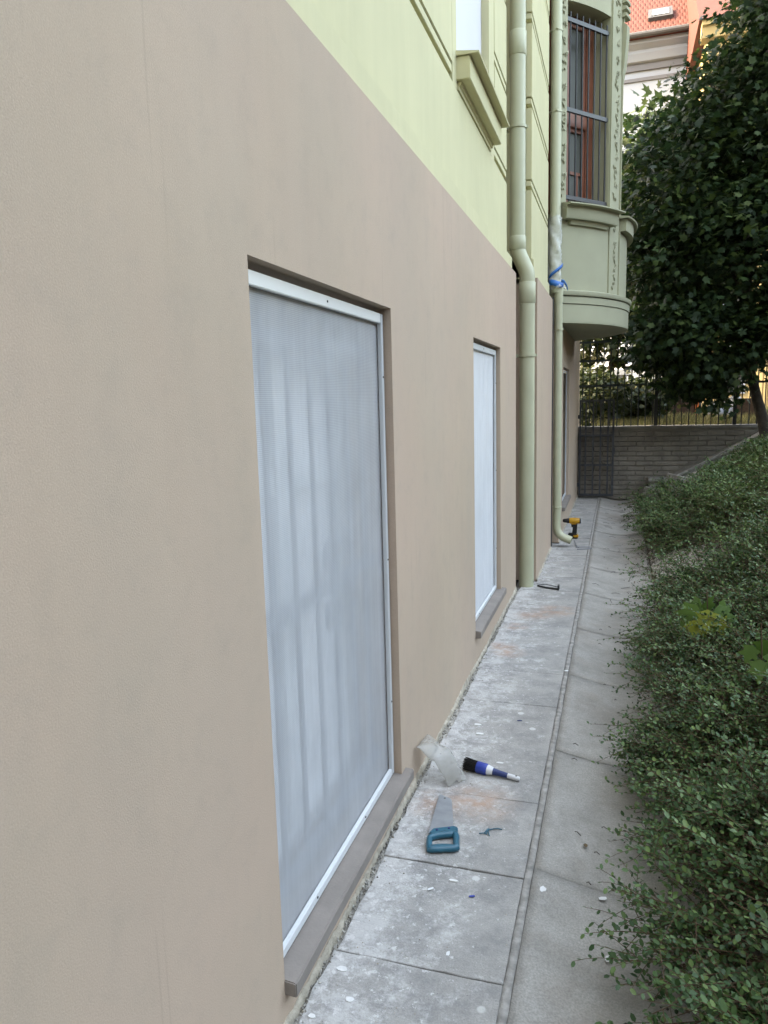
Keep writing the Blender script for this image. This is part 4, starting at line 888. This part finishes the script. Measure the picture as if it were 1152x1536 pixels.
        Ps.append(P.reshape(-1, 3)); Ds.append(Dv.reshape(-1, 3)); Ns.append((up + rs.normal(0, .25, P.shape)).reshape(-1, 3))
    P, D, Nn = np.concatenate(Ps), np.concatenate(Ds), np.concatenate(Ns); S = ls * rs.uniform(0.6, 1.2, len(P))
    link('leaves', leaves_mesh('leaves', P - r0, D, Nn, S, mt), t_, 'stuff')
    # a few long arching shoots of pale new growth
    nf = max(5, nsh // 16); th = rs.rand(nf) * 2 * np.pi; fb = np.stack([cx_ + .35 * rx * np.cos(th), cy_ + .35 * rx * np.sin(th), np.zeros(nf)], 1); fb[:, 0] = np.maximum(fb[:, 0], XE + .03); fb[:, 2] = bankv(fb[:, 0], fb[:, 1])
    fe = np.radians(rs.uniform(38, 75, nf)); fd = np.stack([np.cos(th) * np.cos(fe) - lean * .5, np.sin(th) * np.cos(fe) - .2, np.sin(fe)], 1)
    fd = norm(fd); fL = rs.uniform(0.95, 1.45, nf) * (h + .22); fL = np.where(fb[:, 0] + fd[:, 0] * fL < .88, np.maximum(.12, (.88 - fb[:, 0]) / np.minimum(fd[:, 0], -1e-3)), fL)
    fs = shoots(fb, fd, fL, rs.uniform(.25, .5, nf), 9)
    link('new_shoots', tubes_mesh('new_shoots', fs - r0, np.full(nf, .003), np.full(nf, .001), 'twig'), t_, 'stuff')
    nl = 26; tt = np.linspace(.3, .999, nl)[None] * 8 + np.zeros((nf, 1)); ki = np.minimum(tt.astype(int), 7); f = (tt - ki)[..., None]; ii = np.arange(nf)[:, None]
    Pf = fs[ii, ki] * (1 - f) + fs[ii, ki + 1] * f; T = norm(fs[ii, ki + 1] - fs[ii, ki]); up = np.array((0, 0, 1.)) + rs.normal(0, .3, Pf.shape); Sg = norm(np.cross(up, T)) * np.where(np.arange(nl) % 2 == 0, 1., -1.)[None, :, None]
    Df = T * .6 + Sg + np.array((0, 0, .3)); Pf, Df, Uf = Pf.reshape(-1, 3), Df.reshape(-1, 3), up.reshape(-1, 3)
    link('new_leaves', leaves_mesh('new_leaves', Pf - r0, Df, Uf, ls * rs.uniform(.8, 1.4, len(Pf)), 'new_leaf'), t_, 'stuff')
    return len(P)
tot = 0
# (x, y, radius, height, shoots, leaf, label, lighter, lean)
SH = [(1.40, 1.25, .50, .42, 150, .019, 'dark small-leaved shrub at the bed edge, next to the channel panel with white scraps', 0, .35),
      (1.36, 1.95, .50, .40, 170, .018, 'dark small-leaved shrub whose twigs reach over the white paper scraps', 0, .35),
      (1.34, 2.65, .50, .38, 170, .017, 'dark small-leaved shrub at the channel edge, facing the handsaw', 0, .35),
      (1.33, 3.35, .50, .36, 160, .017, 'dark small-leaved shrub at the channel edge, facing the paintbrush', 0, .35),
      (1.36, 4.10, .52, .36, 150, .018, 'dark small-leaved shrub at the channel edge, facing the wall between both netted windows', 0, .35),
      (1.38, 4.85, .52, .36, 140, .019, 'dark small-leaved shrub at the channel edge, facing the second netted window', 0, .35),
      (1.42, 5.45, .46, .34, 110, .020, 'dark small-leaved shrub at the channel edge, just before the pale gravel', 0, .3),
      (1.45, 7.85, .48, .34, 110, .022, 'dark small-leaved shrub at the channel edge, just past the pale gravel', 0, .3),
      (1.42, 8.45, .52, .32, 110, .023, 'low shrub at the channel edge, facing the drill', 0, .3),
      (1.45, 9.35, .55, .32, 100, .025, 'low shrub at the channel edge, facing the far basement window', 0, .3),
      (1.50, 10.35, .60, .32, 100, .027, 'low shrub beside the concrete edging stones', 0, .25),
      (1.95, 2.3, .55, .45, 150, .018, 'shrub up the bank behind the one facing the handsaw', 0, .1),
      (1.95, 3.2, .55, .42, 150, .018, 'shrub up the bank behind the one facing the paintbrush', 0, .1),
      (1.95, 4.2, .60, .40, 150, .019, 'shrub up the bank with one bare upright twig', 0, .1),
      (1.98, 5.2, .60, .40, 140, .020, 'shrub up the bank before the yellowing sapling', 0, .1),
      (2.25, 6.2, .50, .34, 110, .021, 'shrub on the bank around the yellowing sapling', 0, .1),
      (2.05, 7.3, .60, .36, 120, .024, 'yellowish green shrub on the bank beyond the yellowing sapling', 1, .1),
      (2.10, 8.4, .65, .34, 120, .026, 'mid bank shrub among the lighter green ones', 0, .1),
      (2.10, 9.5, .65, .32, 110, .028, 'mid bank shrub below the broken stones', 0, .1),
      (2.65, 6.3, .60, .40, 110, .024, 'upper bank shrub overlooking the yellowing sapling', 0, .1),
      (2.70, 7.6, .65, .36, 110, .027, 'light green upper bank shrub with rounder leaves', 1, .1),
      (2.75, 8.9, .70, .34, 110, .029, 'light green upper bank shrub below the tree', 1, .1),
      (2.75, 10.2, .70, .30, 100, .031, 'sparse upper bank shrub next to the tree trunk', 0, .1),
      (3.35, 8.6, .70, .36, 90, .031, 'light green shrub high on the bank', 1, .1),
      (3.40, 10.3, .75, .32, 90, .033, 'dark shrub high on the bank behind the tree', 0, .1)]
for i, (x, y, r_, h, ns, ls, lab, fr, ln) in enumerate(SH):
    hh = h * (1.0 if y < 8 else 0.62); tot += shrub(x + (0.20 if x < 1.6 else 0.12), y, r_, hh, int(ns * (1.55 if y < 6 else 1.25)), ls * 1.12, 100 + i, lab, 'fresh_leaf' if fr else 'shrub_leaf', ln * 0.75)
# extra arching shoots of lighter new growth
print('shrub leaves', tot)

# maple-like leaf outline
def lobed(lobes):
    pts = []
    for (a, r_) in lobes: pts.append((0.42 + r_ * math.cos(R(a)), r_ * math.sin(R(a))))
    return pts
ML = lobed([(180, .40), (150, .36), (118, .52), (95, .30), (62, .62), (38, .33), (0, .66), (-38, .33), (-62, .62), (-95, .30), (-118, .52), (-150, .36)])
MT = np.array([(0.42, 0, 0.0)] + [(x, y, -0.10 * abs(y) - 0.06 * max(0, x - .5)) for x, y in ML])
MF = np.array([(0, i + 1, (i + 1) % len(ML) + 1) for i in range(len(ML))])

def maple(name, label, base, top, rt, blobs, nleaf, ls, seed, mt='maple_leaf', limbs=10, grp=None, tmpl=(MT, MF), cat='tree', cull=True, trunk=None):
    rs = np.random.RandomState(seed); t_ = thing(name, label, cat, tuple(base), grp); r0 = Vector(base)
    b, tp = Vector(base), Vector(top)
    pts = [b + Vector((0, 0, -0.25)), b.lerp(tp, 0.02)]; k = 9
    for i in range(1, k + 1):
        t = i / k; pts.append(b.lerp(tp, t) + Vector((0.10 * math.sin(t * 5 + seed), 0.06 * math.sin(t * 4), 0)) * (1 - t * .5))
    if trunk: pts = [Vector(p) for p in trunk]
    MB().tube(pts, [rt * 1.6, rt * 1.15] + [rt * (1 - 0.75 * i / k) for i in range(1, k + 1)], 12).build('trunk', 'bark', t_, smooth=True)
    m = MB(); starts = []
    for i in range(limbs):
        bl_ = blobs[i % len(blobs)]; e = Vector(bl_[0]) + Vector(rs.normal(0, .25, 3)) * min(bl_[1]); t = rs.uniform(0.25, 0.85)
        s0 = pts[2 + int(t * (k - 1))]; mid = s0.lerp(e, 0.5) + Vector((rs.normal(0, .15), rs.normal(0, .15), 0.25)); 
        q = [s0, s0.lerp(mid, .5) + Vector((0, 0, .05)), mid, mid.lerp(e, .5) + Vector(rs.normal(0, .08, 3)), e]
        m.tube(q, [rt * .42, rt * .33, rt * .24, rt * .15, rt * .06], 7); 
        for w_ in range(7):
            s1 = q[1 + w_ % 3].lerp(q[2 + w_ % 3], rs.rand()); e1 = Vector(bl_[0]) + Vector(rs.uniform(-1, 1, 3) * np.array(bl_[1]) * .8)
            m.tube([s1, s1.lerp(e1, .5) + Vector(rs.normal(0, .1, 3)), e1], [rt * .13, rt * .08, rt * .03], 5)
    m.build('limbs', 'bark', t_, smooth=True)
    wts = np.array([bb[2] for bb in blobs], float); wts /= wts.sum(); Ps = []
    # leaves in sprays: clump centres in the crown's outer volume, leaves round each
    ncl = nleaf // 9
    ci = rs.choice(len(blobs), ncl, p=wts); u = norm(rs.normal(0, 1, (ncl, 3))); rad = rs.uniform(0.25, 1.0, (ncl, 1)) ** 0.45
    cc = np.array([blobs[i][0] for i in ci]) + u * rad * np.array([blobs[i][1] for i in ci])
    P = np.repeat(cc, 9, axis=0) + rs.normal(0, 1, (ncl * 9, 3)) * np.array((.17, .17, .09)) * (ls / 0.12)
    out = np.repeat(u, 9, axis=0); D = out * 0.6 + rs.normal(0, .6, P.shape); D[:, 2] -= 0.35
    Nn = np.array((0, 0, 1.0)) + out * 0.5 + rs.normal(0, .45, P.shape)
    if cull:                                                     # nothing grows through the house, the bay or the wall face
        keep = (P[:, 0] > 0.55 + 0.25 * np.clip(12.2 - P[:, 1], 0, 9)) | (P[:, 1] > 12.9)
        keep &= ~((np.hypot(P[:, 0] - BXC, P[:, 1] - BYC) < BR + 0.35) & (P[:, 1] < 11.6)); P, D, Nn = P[keep], D[keep], Nn[keep]
    S = ls * rs.uniform(0.65, 1.2, len(P))
    link('crown', leaves_mesh('crown', P - np.array(r0), D, Nn, S, mt, *tmpl), t_, 'stuff')
    return t_
# main maple: lean trunk at the top of the bank, low boughs hanging before the fence
mp_blobs = [((2.6, 12.0, 3.6), (1.7, 1.5, 1.1), 3.2), ((1.9, 12.4, 4.6), (1.25, 1.5, 1.2), 3.0), ((3.6, 12.2, 5.2), (1.9, 1.8, 1.6), 3.4), ((2.2, 12.8, 5.6), (1.0, 1.5, .85), 1.7), ((1.45, 12.4, 3.3), (.75, 1.2, 1.2), 1.3),
            ((3.7, 12.0, 3.4), (1.2, 1.6, 1.0), 1.6), ((3.6, 12.6, 7.0), (1.4, 1.7, 1.5), 1.9), ((4.3, 12.6, 8.8), (1.7, 1.8, 2.2), 2.6), ((3.7, 12.2, 6.4), (1.2, 1.4, 1.2), 1.4), ((3.25, 12.3, 8.1), (.95, 1.2, 1.4), 2.0), ((2.7, 12.3, 6.4), (.8, 1.2, .9), 1.0), ((1.75, 11.5, 2.55), (.65, .7, .5), .8), ((2.2, 11.5, 2.25), (.42, .5, .55), .5), ((3.0, 11.6, 2.5), (.8, .7, .45), .8), ((1.35, 11.9, 2.35), (.4, .6, .4), .35), ((1.75, 11.9, 1.95), (.35, .4, .35), .35), ((2.15, 11.8, 1.75), (.25, .3, .35), .25)]
maple('maple_tree', 'leafy maple with a leaning dark trunk at the top of the bank before the fence', (2.90, 12.12, 0.93), (2.35, 12.4, 6.6), 0.088, mp_blobs, 54000, 0.105, 5, limbs=12,
      trunk=[(2.95, 12.1, 0.65), (2.93, 12.1, 0.93), (2.86, 12.12, 1.2), (2.77, 12.12, 1.5), (2.68, 12.14, 1.85), (2.60, 12.16, 2.3), (2.55, 12.2, 2.9), (2.6, 12.2, 3.6), (2.55, 12.3, 4.5), (2.7, 12.35, 5.5), (2.8, 12.4, 6.6)])
# trees and bushes in the garden beyond the fence
HT = (LT * np.array((1, 1.6, 1)), LF)
maple('garden_tree', 'dark garden tree beyond the fence, behind the maple', (2.6, 19.5, 1.05), (2.4, 19.6, 6.5), 0.14, [((1.7, 19.5, 5.0), (2.2, 2, 1.6), 2.0), ((3.4, 19.8, 6.4), (2.4, 2, 1.8), 2), ((1.2, 19.2, 7.0), (1.3, 1.6, 1.0), 1), ((1.0, 19, 4.4), (1.6, 1.6, 1.2), 1.2)], 6500, 0.25, 8, mt='maple_leaf', limbs=8, grp='trees in the garden')
maple('garden_tree', 'tall slender garden tree beyond the fence, close to the building corner', (0.6, 16.8, 1.05), (0.7, 16.9, 5.5), 0.09, [((0.7, 16.8, 4.1), (1.0, 1.2, 1.3), 2.0), ((1.2, 16.6, 3.0), (.8, .8, .7), .8), ((0.2, 16.8, 3.0), (.7, .9, .7), .8)], 3200, 0.17, 18, mt='hedge_leaf', limbs=6, grp='trees in the garden')
for i, (x, y, r_, lab) in enumerate(((0.45, 14.4, .62, 'bush behind the fence above the iron gate'), (1.25, 15.2, .5, 'bush behind the fence between the gate and the fence post'), (0.1, 15.9, .7, 'bush close to the building corner beyond the fence'))):
    maple('garden_bush', lab, (x, y, 1.05), (x + .05, y, 1.6), 0.03, [((x, y, 1.35 + r_ * .4), (r_, r_ * .9, r_ * .75), 1)], 2200, 0.085, 31 + i, mt='hedge_leaf', limbs=5, grp='bushes beyond the fence', tmpl=HT, cat='bush', cull=False)
# sapling with yellowing lobed leaves in the gap of the shrubs
def sapling(x, y, z, leaves, label, hgt):
    t_ = thing('sapling', label, 'sapling', (x, y, z)); MB().tube([(x, y, z), (x + .01, y, z + hgt * .5), (x - .01, y - .02, z + hgt)], [.006, .004, .002], 6).build('stem', 'twig', t_)
    for (dx_, dy_, dz_, a, s_, m) in leaves:
        b_ = np.array([(x + dx_ * .35, y + dy_ * .35, z + hgt * .8 + dz_ * .4)]); D = np.array([(dx_, dy_, -0.25)]) 
        link('leaf', leaves_mesh('leaf', b_ - np.array((x, y, z)), D, np.array([(0.15 * math.cos(a), -0.5, 1.0)]), np.array([s_]), m, MT, MF), t_)
sp = gnd(1062, 900, 0.55)
sapling(sp[0], sp[1], bank(sp[0], sp[1]), [(-.16, -.05, .05, 0, .15, 'sapling_leaf'), (.13, -.06, .06, 1, .16, 'sapling_leaf'), (-.02, -.16, .02, 2, .13, 'yellow_leaf'), (.10, -.12, -.06, 3, .12, 'yellow_leaf'), (-.12, -.13, -.1, 4, .13, 'yellow_leaf'), (.02, .10, .12, 5, .15, 'sapling_leaf'), (.16, .05, .08, 6, .15, 'sapling_leaf'), (-.1, .08, .1, 2, .14, 'sapling_leaf')], 'young sapling with broad green and yellow leaves growing among the shrubs', 0.50)
sp = gnd(1138, 1060, 0.35)
sapling(sp[0], sp[1], bank(sp[0], sp[1]), [(-.10, -.05, .04, 0, .08, 'sapling_leaf'), (.08, -.08, .0, 1, .09, 'sapling_leaf'), (-.03, -.12, -.08, 2, .10, 'sapling_leaf'), (.03, .06, .08, 3, .10, 'sapling_leaf')], 'small all-green sapling with lobed leaves in the near shrubs', 0.55)
# dry meadow grass of the garden
rs = np.random.RandomState(77); ng = 26000
yg = YW + 0.32 + rs.rand(ng) ** 1.5 * 12; xg = rs.uniform(0.1, 1.0, ng) * (0.9 + 0.26 * yg)
hg = rs.uniform(0.05, 0.22, ng) * np.where(yg < 13.2, 0.6, 1.0); lean = rs.normal(0, .35, (ng, 2)); bz = np.full(ng, 1.05)
Pg = np.stack([xg, yg, bz], 1); Tg = Pg + np.stack([lean[:, 0] * hg, lean[:, 1] * hg, hg], 1); wv = np.stack([np.full(ng, .008), rs.normal(0, .004, ng), np.zeros(ng)], 1)
Vg = np.stack([Pg - wv, Pg + wv, Tg], 1).reshape(-1, 3); o = link('meadow_grass', mesh_np('meadow_grass', Vg, np.arange(ng * 3).reshape(-1, 3), 'dry_grass'), None, 'stuff'); tag(o, 'dry tufty grass in the garden behind the fence', 'grass')
# sparse grass on the upper bank
rs = np.random.RandomState(78); ng = 9000; yg = rs.uniform(9.0, 12.1, ng); xg = rs.uniform(2.0, 4.2, ng); hg = rs.uniform(.03, .12, ng)
Pg = np.stack([xg, yg, bankv(xg, yg) - .01], 1); Tg = Pg + np.stack([rs.normal(0, .4, ng) * hg, rs.normal(0, .4, ng) * hg, hg], 1); wv = np.stack([np.full(ng, .006), rs.normal(0, .003, ng), np.zeros(ng)], 1)
o = link('bank_grass', mesh_np('bank_grass', np.stack([Pg - wv, Pg + wv, Tg], 1).reshape(-1, 3), np.arange(ng * 3).reshape(-1, 3), 'fresh_leaf'), None, 'stuff'); tag(o, 'thin green grass on the upper bank under the tree', 'grass')

# ------------------------------------------------------------------ buildings and things beyond the fence
G0 = 1.05
hw = thing('white_house', 'white rendered house with a steep red tiled roof and a skylight', 'house', (-1, 40, G0))
MB().box(-9, 3.45, 35.0, 47.0, G0, 15.2).build('wall', 'house_white', hw)
MB().prism([(35.0, 15.2), (34.75, 15.25), (34.6, 15.5), (34.6, 15.62), (34.3, 15.75), (34.3, 15.9), (35.0, 15.9)], 'x', -9.3, 3.6).build('cornice', 'house_white', hw)
MB().box(-9.05, 3.5, 34.93, 35.0, 14.55, 14.68).build('string_course', 'house_grey', hw)
MB().box(-9.05, 3.5, 34.9, 35.0, 14.95, 15.2).build('frieze', 'house_grey', hw)
rf = MB().prism([(34.1, 15.95), (41.0, 22.6), (41.0, 22.3), (34.4, 15.9)], 'x', -9.4, 3.7).build('roof', 'roof_tile', hw)
MB().tube([(-9.4, 34.05, 15.98), (3.7, 34.05, 15.98)], 0.11, 10).build('gutter', 'dark_metal', hw)
# tile courses: each row a lapped strip of tiles on the slope
rd_ = Vector((0, 6.9, 6.65)).normalized(); rn = Vector((0, -6.65, 6.9)).normalized()
tm = MB(); tm.prism([(-0.09, 0), (-0.09, 0.02), (-0.04, 0.035), (0.04, 0.035), (0.09, 0.02), (0.09, 0)], 'y', -0.20, 0.20); tme = None
tb_ = bpy.data.meshes.new('tile'); tb_.from_pydata(tm.v, [], tm.f); tb_.materials.append(MATS['roof_tile'])
slope = math.atan2(6.65, 6.9); cnt = 0
Vt = np.array(tm.v); tilesV, tilesF = [], []
for r_ in range(22):
    for c_ in range(30):
        x = 3.6 - c_ * 0.19 + (r_ % 2) * 0.095; p = Vector((x, 34.1, 15.95)) + rd_ * (0.2 + r_ * 0.33) + rn * 0.03
        if r_ < 14 and c_ < 15:
            o = shared('tile', tb_, p, rf, (slope + 0.06, 0, 0))
        else:
            M3 = np.array(Matrix.Rotation(slope + 0.06, 3, 'X')); tilesF += [tuple(i + len(tilesV) * 12 for i in f) for f in tm.f if len(f) == 4]; tilesV.append(Vt @ M3.T + np.array(p))
o = link('tile_field', mesh_np('tile_field', np.concatenate(tilesV) - np.array(ROOT[hw.name]), tilesF, 'roof_tile'), rf, 'stuff')
skc = Vector((2.15, 34.1, 15.95)) + rd_ * 1.45
m_ = MB(); m_.obox(skc + rn * 0.12, (0.47, 0, 0), rd_ * 0.42, rn * 0.10); sk = m_.build('skylight', 'dark_metal', hw)
MB().obox(skc + rn * 0.225, (0.37, 0, 0), rd_ * 0.30, rn * 0.01).build('skylight_frame', 'dark_metal', sk)
MB().obox(skc + rn * 0.238, (0.30, 0, 0), rd_ * 0.24, rn * 0.004).build('skylight_pane', 'sky_glass', sk)
for (x, z) in ((1.6, 11.0), (-1.2, 11.0), (1.6, 7.6), (-1.2, 7.6), (1.6, 4.2), (-1.2, 4.2)):
    f = MB().box(x - .65, x + .65, 34.92, 35.0, z - 1.0, z + 1.0).build('window', 'house_grey', hw); MB().box(x - .52, x + .52, 34.90, 34.92, z - .88, z + .88).build('pane', 'dark_glass', f); MB().box(x - .75, x + .75, 34.86, 35.0, z - 1.1, z - 1.0).build('sill', 'house_white', f)
hy = thing('yellow_house', 'sunlit yellow house with ribbed ground floor behind the tree', 'house', (8, 34, G0))
MB().box(3.55, 16, 30.0, 42.0, G0, 14.2).build('wall', 'house_yellow', hy)
MB().prism([(30.0, 13.6), (29.7, 13.7), (29.6, 14.0), (29.5, 14.05), (29.5, 14.2), (30.0, 14.2)], 'x', 3.3, 16.2).build('cornice', 'house_yellow', hy)
MB().prism([(29.4, 14.2), (36, 19.5), (42.6, 14.2)], 'x', 3.2, 16.3).build('roof', 'roof_tile', hy)
for k in range(40):
    x = 3.6 + k * 0.16
    if not (4.35 < x < 5.3): MB().box(x, x + 0.11, 29.95, 30.0, G0, 3.15).build('board', 'house_yellow', hy)
MB().box(3.5, 16.1, 29.85, 30.0, 3.16, 3.34).build('string_course', 'house_white', hy)
f = MB().box(4.42, 5.22, 29.93, 30.0, 1.55, 2.75).build('window', 'house_white', hy); MB().box(4.46, 5.18, 29.92, 29.93, 2.02, 2.72).build('pane', 'dark_glass', f); MB().box(4.46, 4.78, 29.92, 29.93, 1.60, 1.86).build('pane', 'dark_glass', f); MB().box(4.88, 5.18, 29.92, 29.93, 1.60, 1.86).build('pane', 'dark_glass', f)
for (x, z) in ((6.2, 5.6), (8.6, 5.6), (6.2, 9.2), (8.6, 9.2), (4.6, 9.2), (4.6, 5.6)):
    f = MB().box(x - .55, x + .55, 29.94, 30.0, z - .9, z + .9).build('window', 'house_white', hy); MB().box(x - .45, x + .45, 29.92, 29.94, z - .8, z + .8).build('pane', 'dark_glass', f)
# dark board shed with orange corner posts
sh = thing('garden_shed', 'dark brown board shed with orange corner posts behind the fence', 'shed', (2.15, 18.4, G0))
MB().box(1.80, 2.50, 18.02, 19.2, G0, 2.75).build('shed_core', 'shed_brown', sh)
for k in range(6): MB().box(1.86 + k * 0.098, 1.86 + k * 0.098 + 0.09, 18.0, 18.02, G0 + 0.04, 2.62).build('board', 'shed_brown', sh)
for x in (1.78, 2.47): MB().box(x, x + 0.07, 17.97, 18.06, G0 - .03, 2.78).build('corner_post', 'orange_wood', sh)
MB().prism([(17.8, 2.72), (19.4, 2.95), (19.4, 3.0), (17.8, 2.78)], 'x', 1.7, 2.65).build('roof', 'shed_brown', sh)
ps = MB(); ps.tube([(1.62, 16.9, G0 - .05), (1.64, 16.9, 1.55), (1.62, 16.92, 1.95)], [0.07, 0.065, 0.06], 10)
tag(ps.build('stone_post', 'house_white', None, smooth=True), 'pale rough stone post in the garden beside the shed', 'post')
tag(MB().box(2.44, 2.52, 16.4, 16.48, G0 - .05, 1.42).build('wooden_stake', 'house_yellow', None, bevel=.005), 'short pale wooden stake in the dry grass', 'stake')
# tarpaulin heap and crate
tp = MB(); Vv = []; nu, nv = 16, 10
for i in range(nv + 1):
    for k in range(nu + 1):
        u, v = k / nu, i / nv; hgt = 0.46 * (math.sin(math.pi * min(1, max(0, u))) ** .4) * (math.sin(math.pi * v) ** .5) * (1 + .18 * math.sin(u * 11) + .1 * math.sin(v * 8 + u * 5))
        Vv.append((2.55 + 0.95 * u, 16.9 + 0.8 * v, G0 - .01 + hgt))
tp.add(Vv, [(i * (nu + 1) + k, i * (nu + 1) + k + 1, (i + 1) * (nu + 1) + k + 1, (i + 1) * (nu + 1) + k) for i in range(nv) for k in range(nu)])
tag(tp.build('tarpaulin_heap', 'tarp', None, smooth=True), 'heap covered with a grey tarpaulin on the dry grass', 'tarpaulin')
cr = thing('wooden_crate', 'brown wooden crate beside the tarpaulin heap', 'crate', (3.25, 16.3, G0))
for s_ in range(4): MB().box(3.02, 3.42, 16.05, 16.07, G0 + s_ * .115, G0 + s_ * .115 + .10).build('slat', 'crate_wood', cr)
MB().box(3.03, 3.41, 16.07, 16.45, G0, G0 + .45).build('crate_body', 'crate_wood', cr)
gh = thing('garden_house', 'pale blue garden house with a white eave seen through the bars by the gate', 'house', (0.3, 24.5, G0))
MB().box(-1.6, 1.05, 24.0, 27.0, G0, 3.0).build('wall', 'pale_blue', gh)
MB().prism([(23.7, 2.25), (23.7, 2.36), (25.5, 3.5), (27.3, 2.36), (27.3, 2.25), (25.5, 3.35)], 'x', -1.8, 1.2).build('roof', 'pale_blue', gh)
MB().box(-1.8, 1.2, 23.62, 23.70, 2.22, 2.38).build('eave', 'house_white', gh)
f = MB().box(-0.2, 0.5, 23.96, 24.0, 1.3, 2.05).build('window', 'house_white', gh); MB().box(-0.15, 0.45, 23.95, 23.96, 1.35, 2.0).build('pane', 'sky_glass', f)

# house across the garden: closes the low sky on the right and shows in the window panes
ho = thing('brown_house', 'brown rendered house standing opposite across the garden', 'house', (18, 4, G0))
MB().box(16.0, 24, -14, 20, G0 - .2, 6.6).build('wall', 'house_pink', ho)
MB().box(0.8, 15.99, -14, -7.5, G0 - 1.3, 14.0).build('light_block_wing', 'house_pink', ho)  # unseen wing added behind the camera to block light from there
MB().prism([(15.6, 6.6), (20, 9.0), (24.4, 6.6)], 'y', -14.4, 20.4).build('roof', 'roof_tile', ho)
for z in (2.9, 5.4):
    for k in range(11):
        y = -5.5 + k * 2.4; f = MB().box(15.93, 16.0, y - .6, y + .6, z - .9, z + .9).build('window', 'house_white', ho)
        MB().box(15.91, 15.93, y - .5, y + .5, z - .8, z + .8).build('pane', 'dark_glass', f); MB().box(15.85, 16.0, y - .7, y + .7, z - 1.0, z - .9).build('sill', 'house_white', f)

def fringe(rs):
    x = XE - abs(rs.normal(0, 0.09)); y = 0.9 + rs.rand() * 11; return (x, y, dish(min(x, XE)) + 0.002)
o = stones(2600, fringe, (0.0012, 0.005), 41, 'soil', 'soil_crumbs'); tag(o, 'dark soil crumbs washed onto the channel edge under the shrubs', 'soil')
rs = np.random.RandomState(52); nd = 160; x = XE - np.abs(rs.normal(0, .16, nd)); y = 1.0 + rs.rand(nd) * 10.5; P = np.stack([x, y, np.array([dish(v) for v in x]) + .006], 1)
o = link('dead_leaves', leaves_mesh('dead_leaves', P, np.stack([rs.normal(0, 1, nd), rs.normal(0, 1, nd), rs.uniform(0, .25, nd)], 1), np.array((0, 0, 1.)) + rs.normal(0, .3, (nd, 3)), rs.uniform(.012, .03, nd), 'dead_leaf'), None, 'stuff'); tag(o, 'small brown dead leaves scattered in the concrete channel', 'dead leaves')
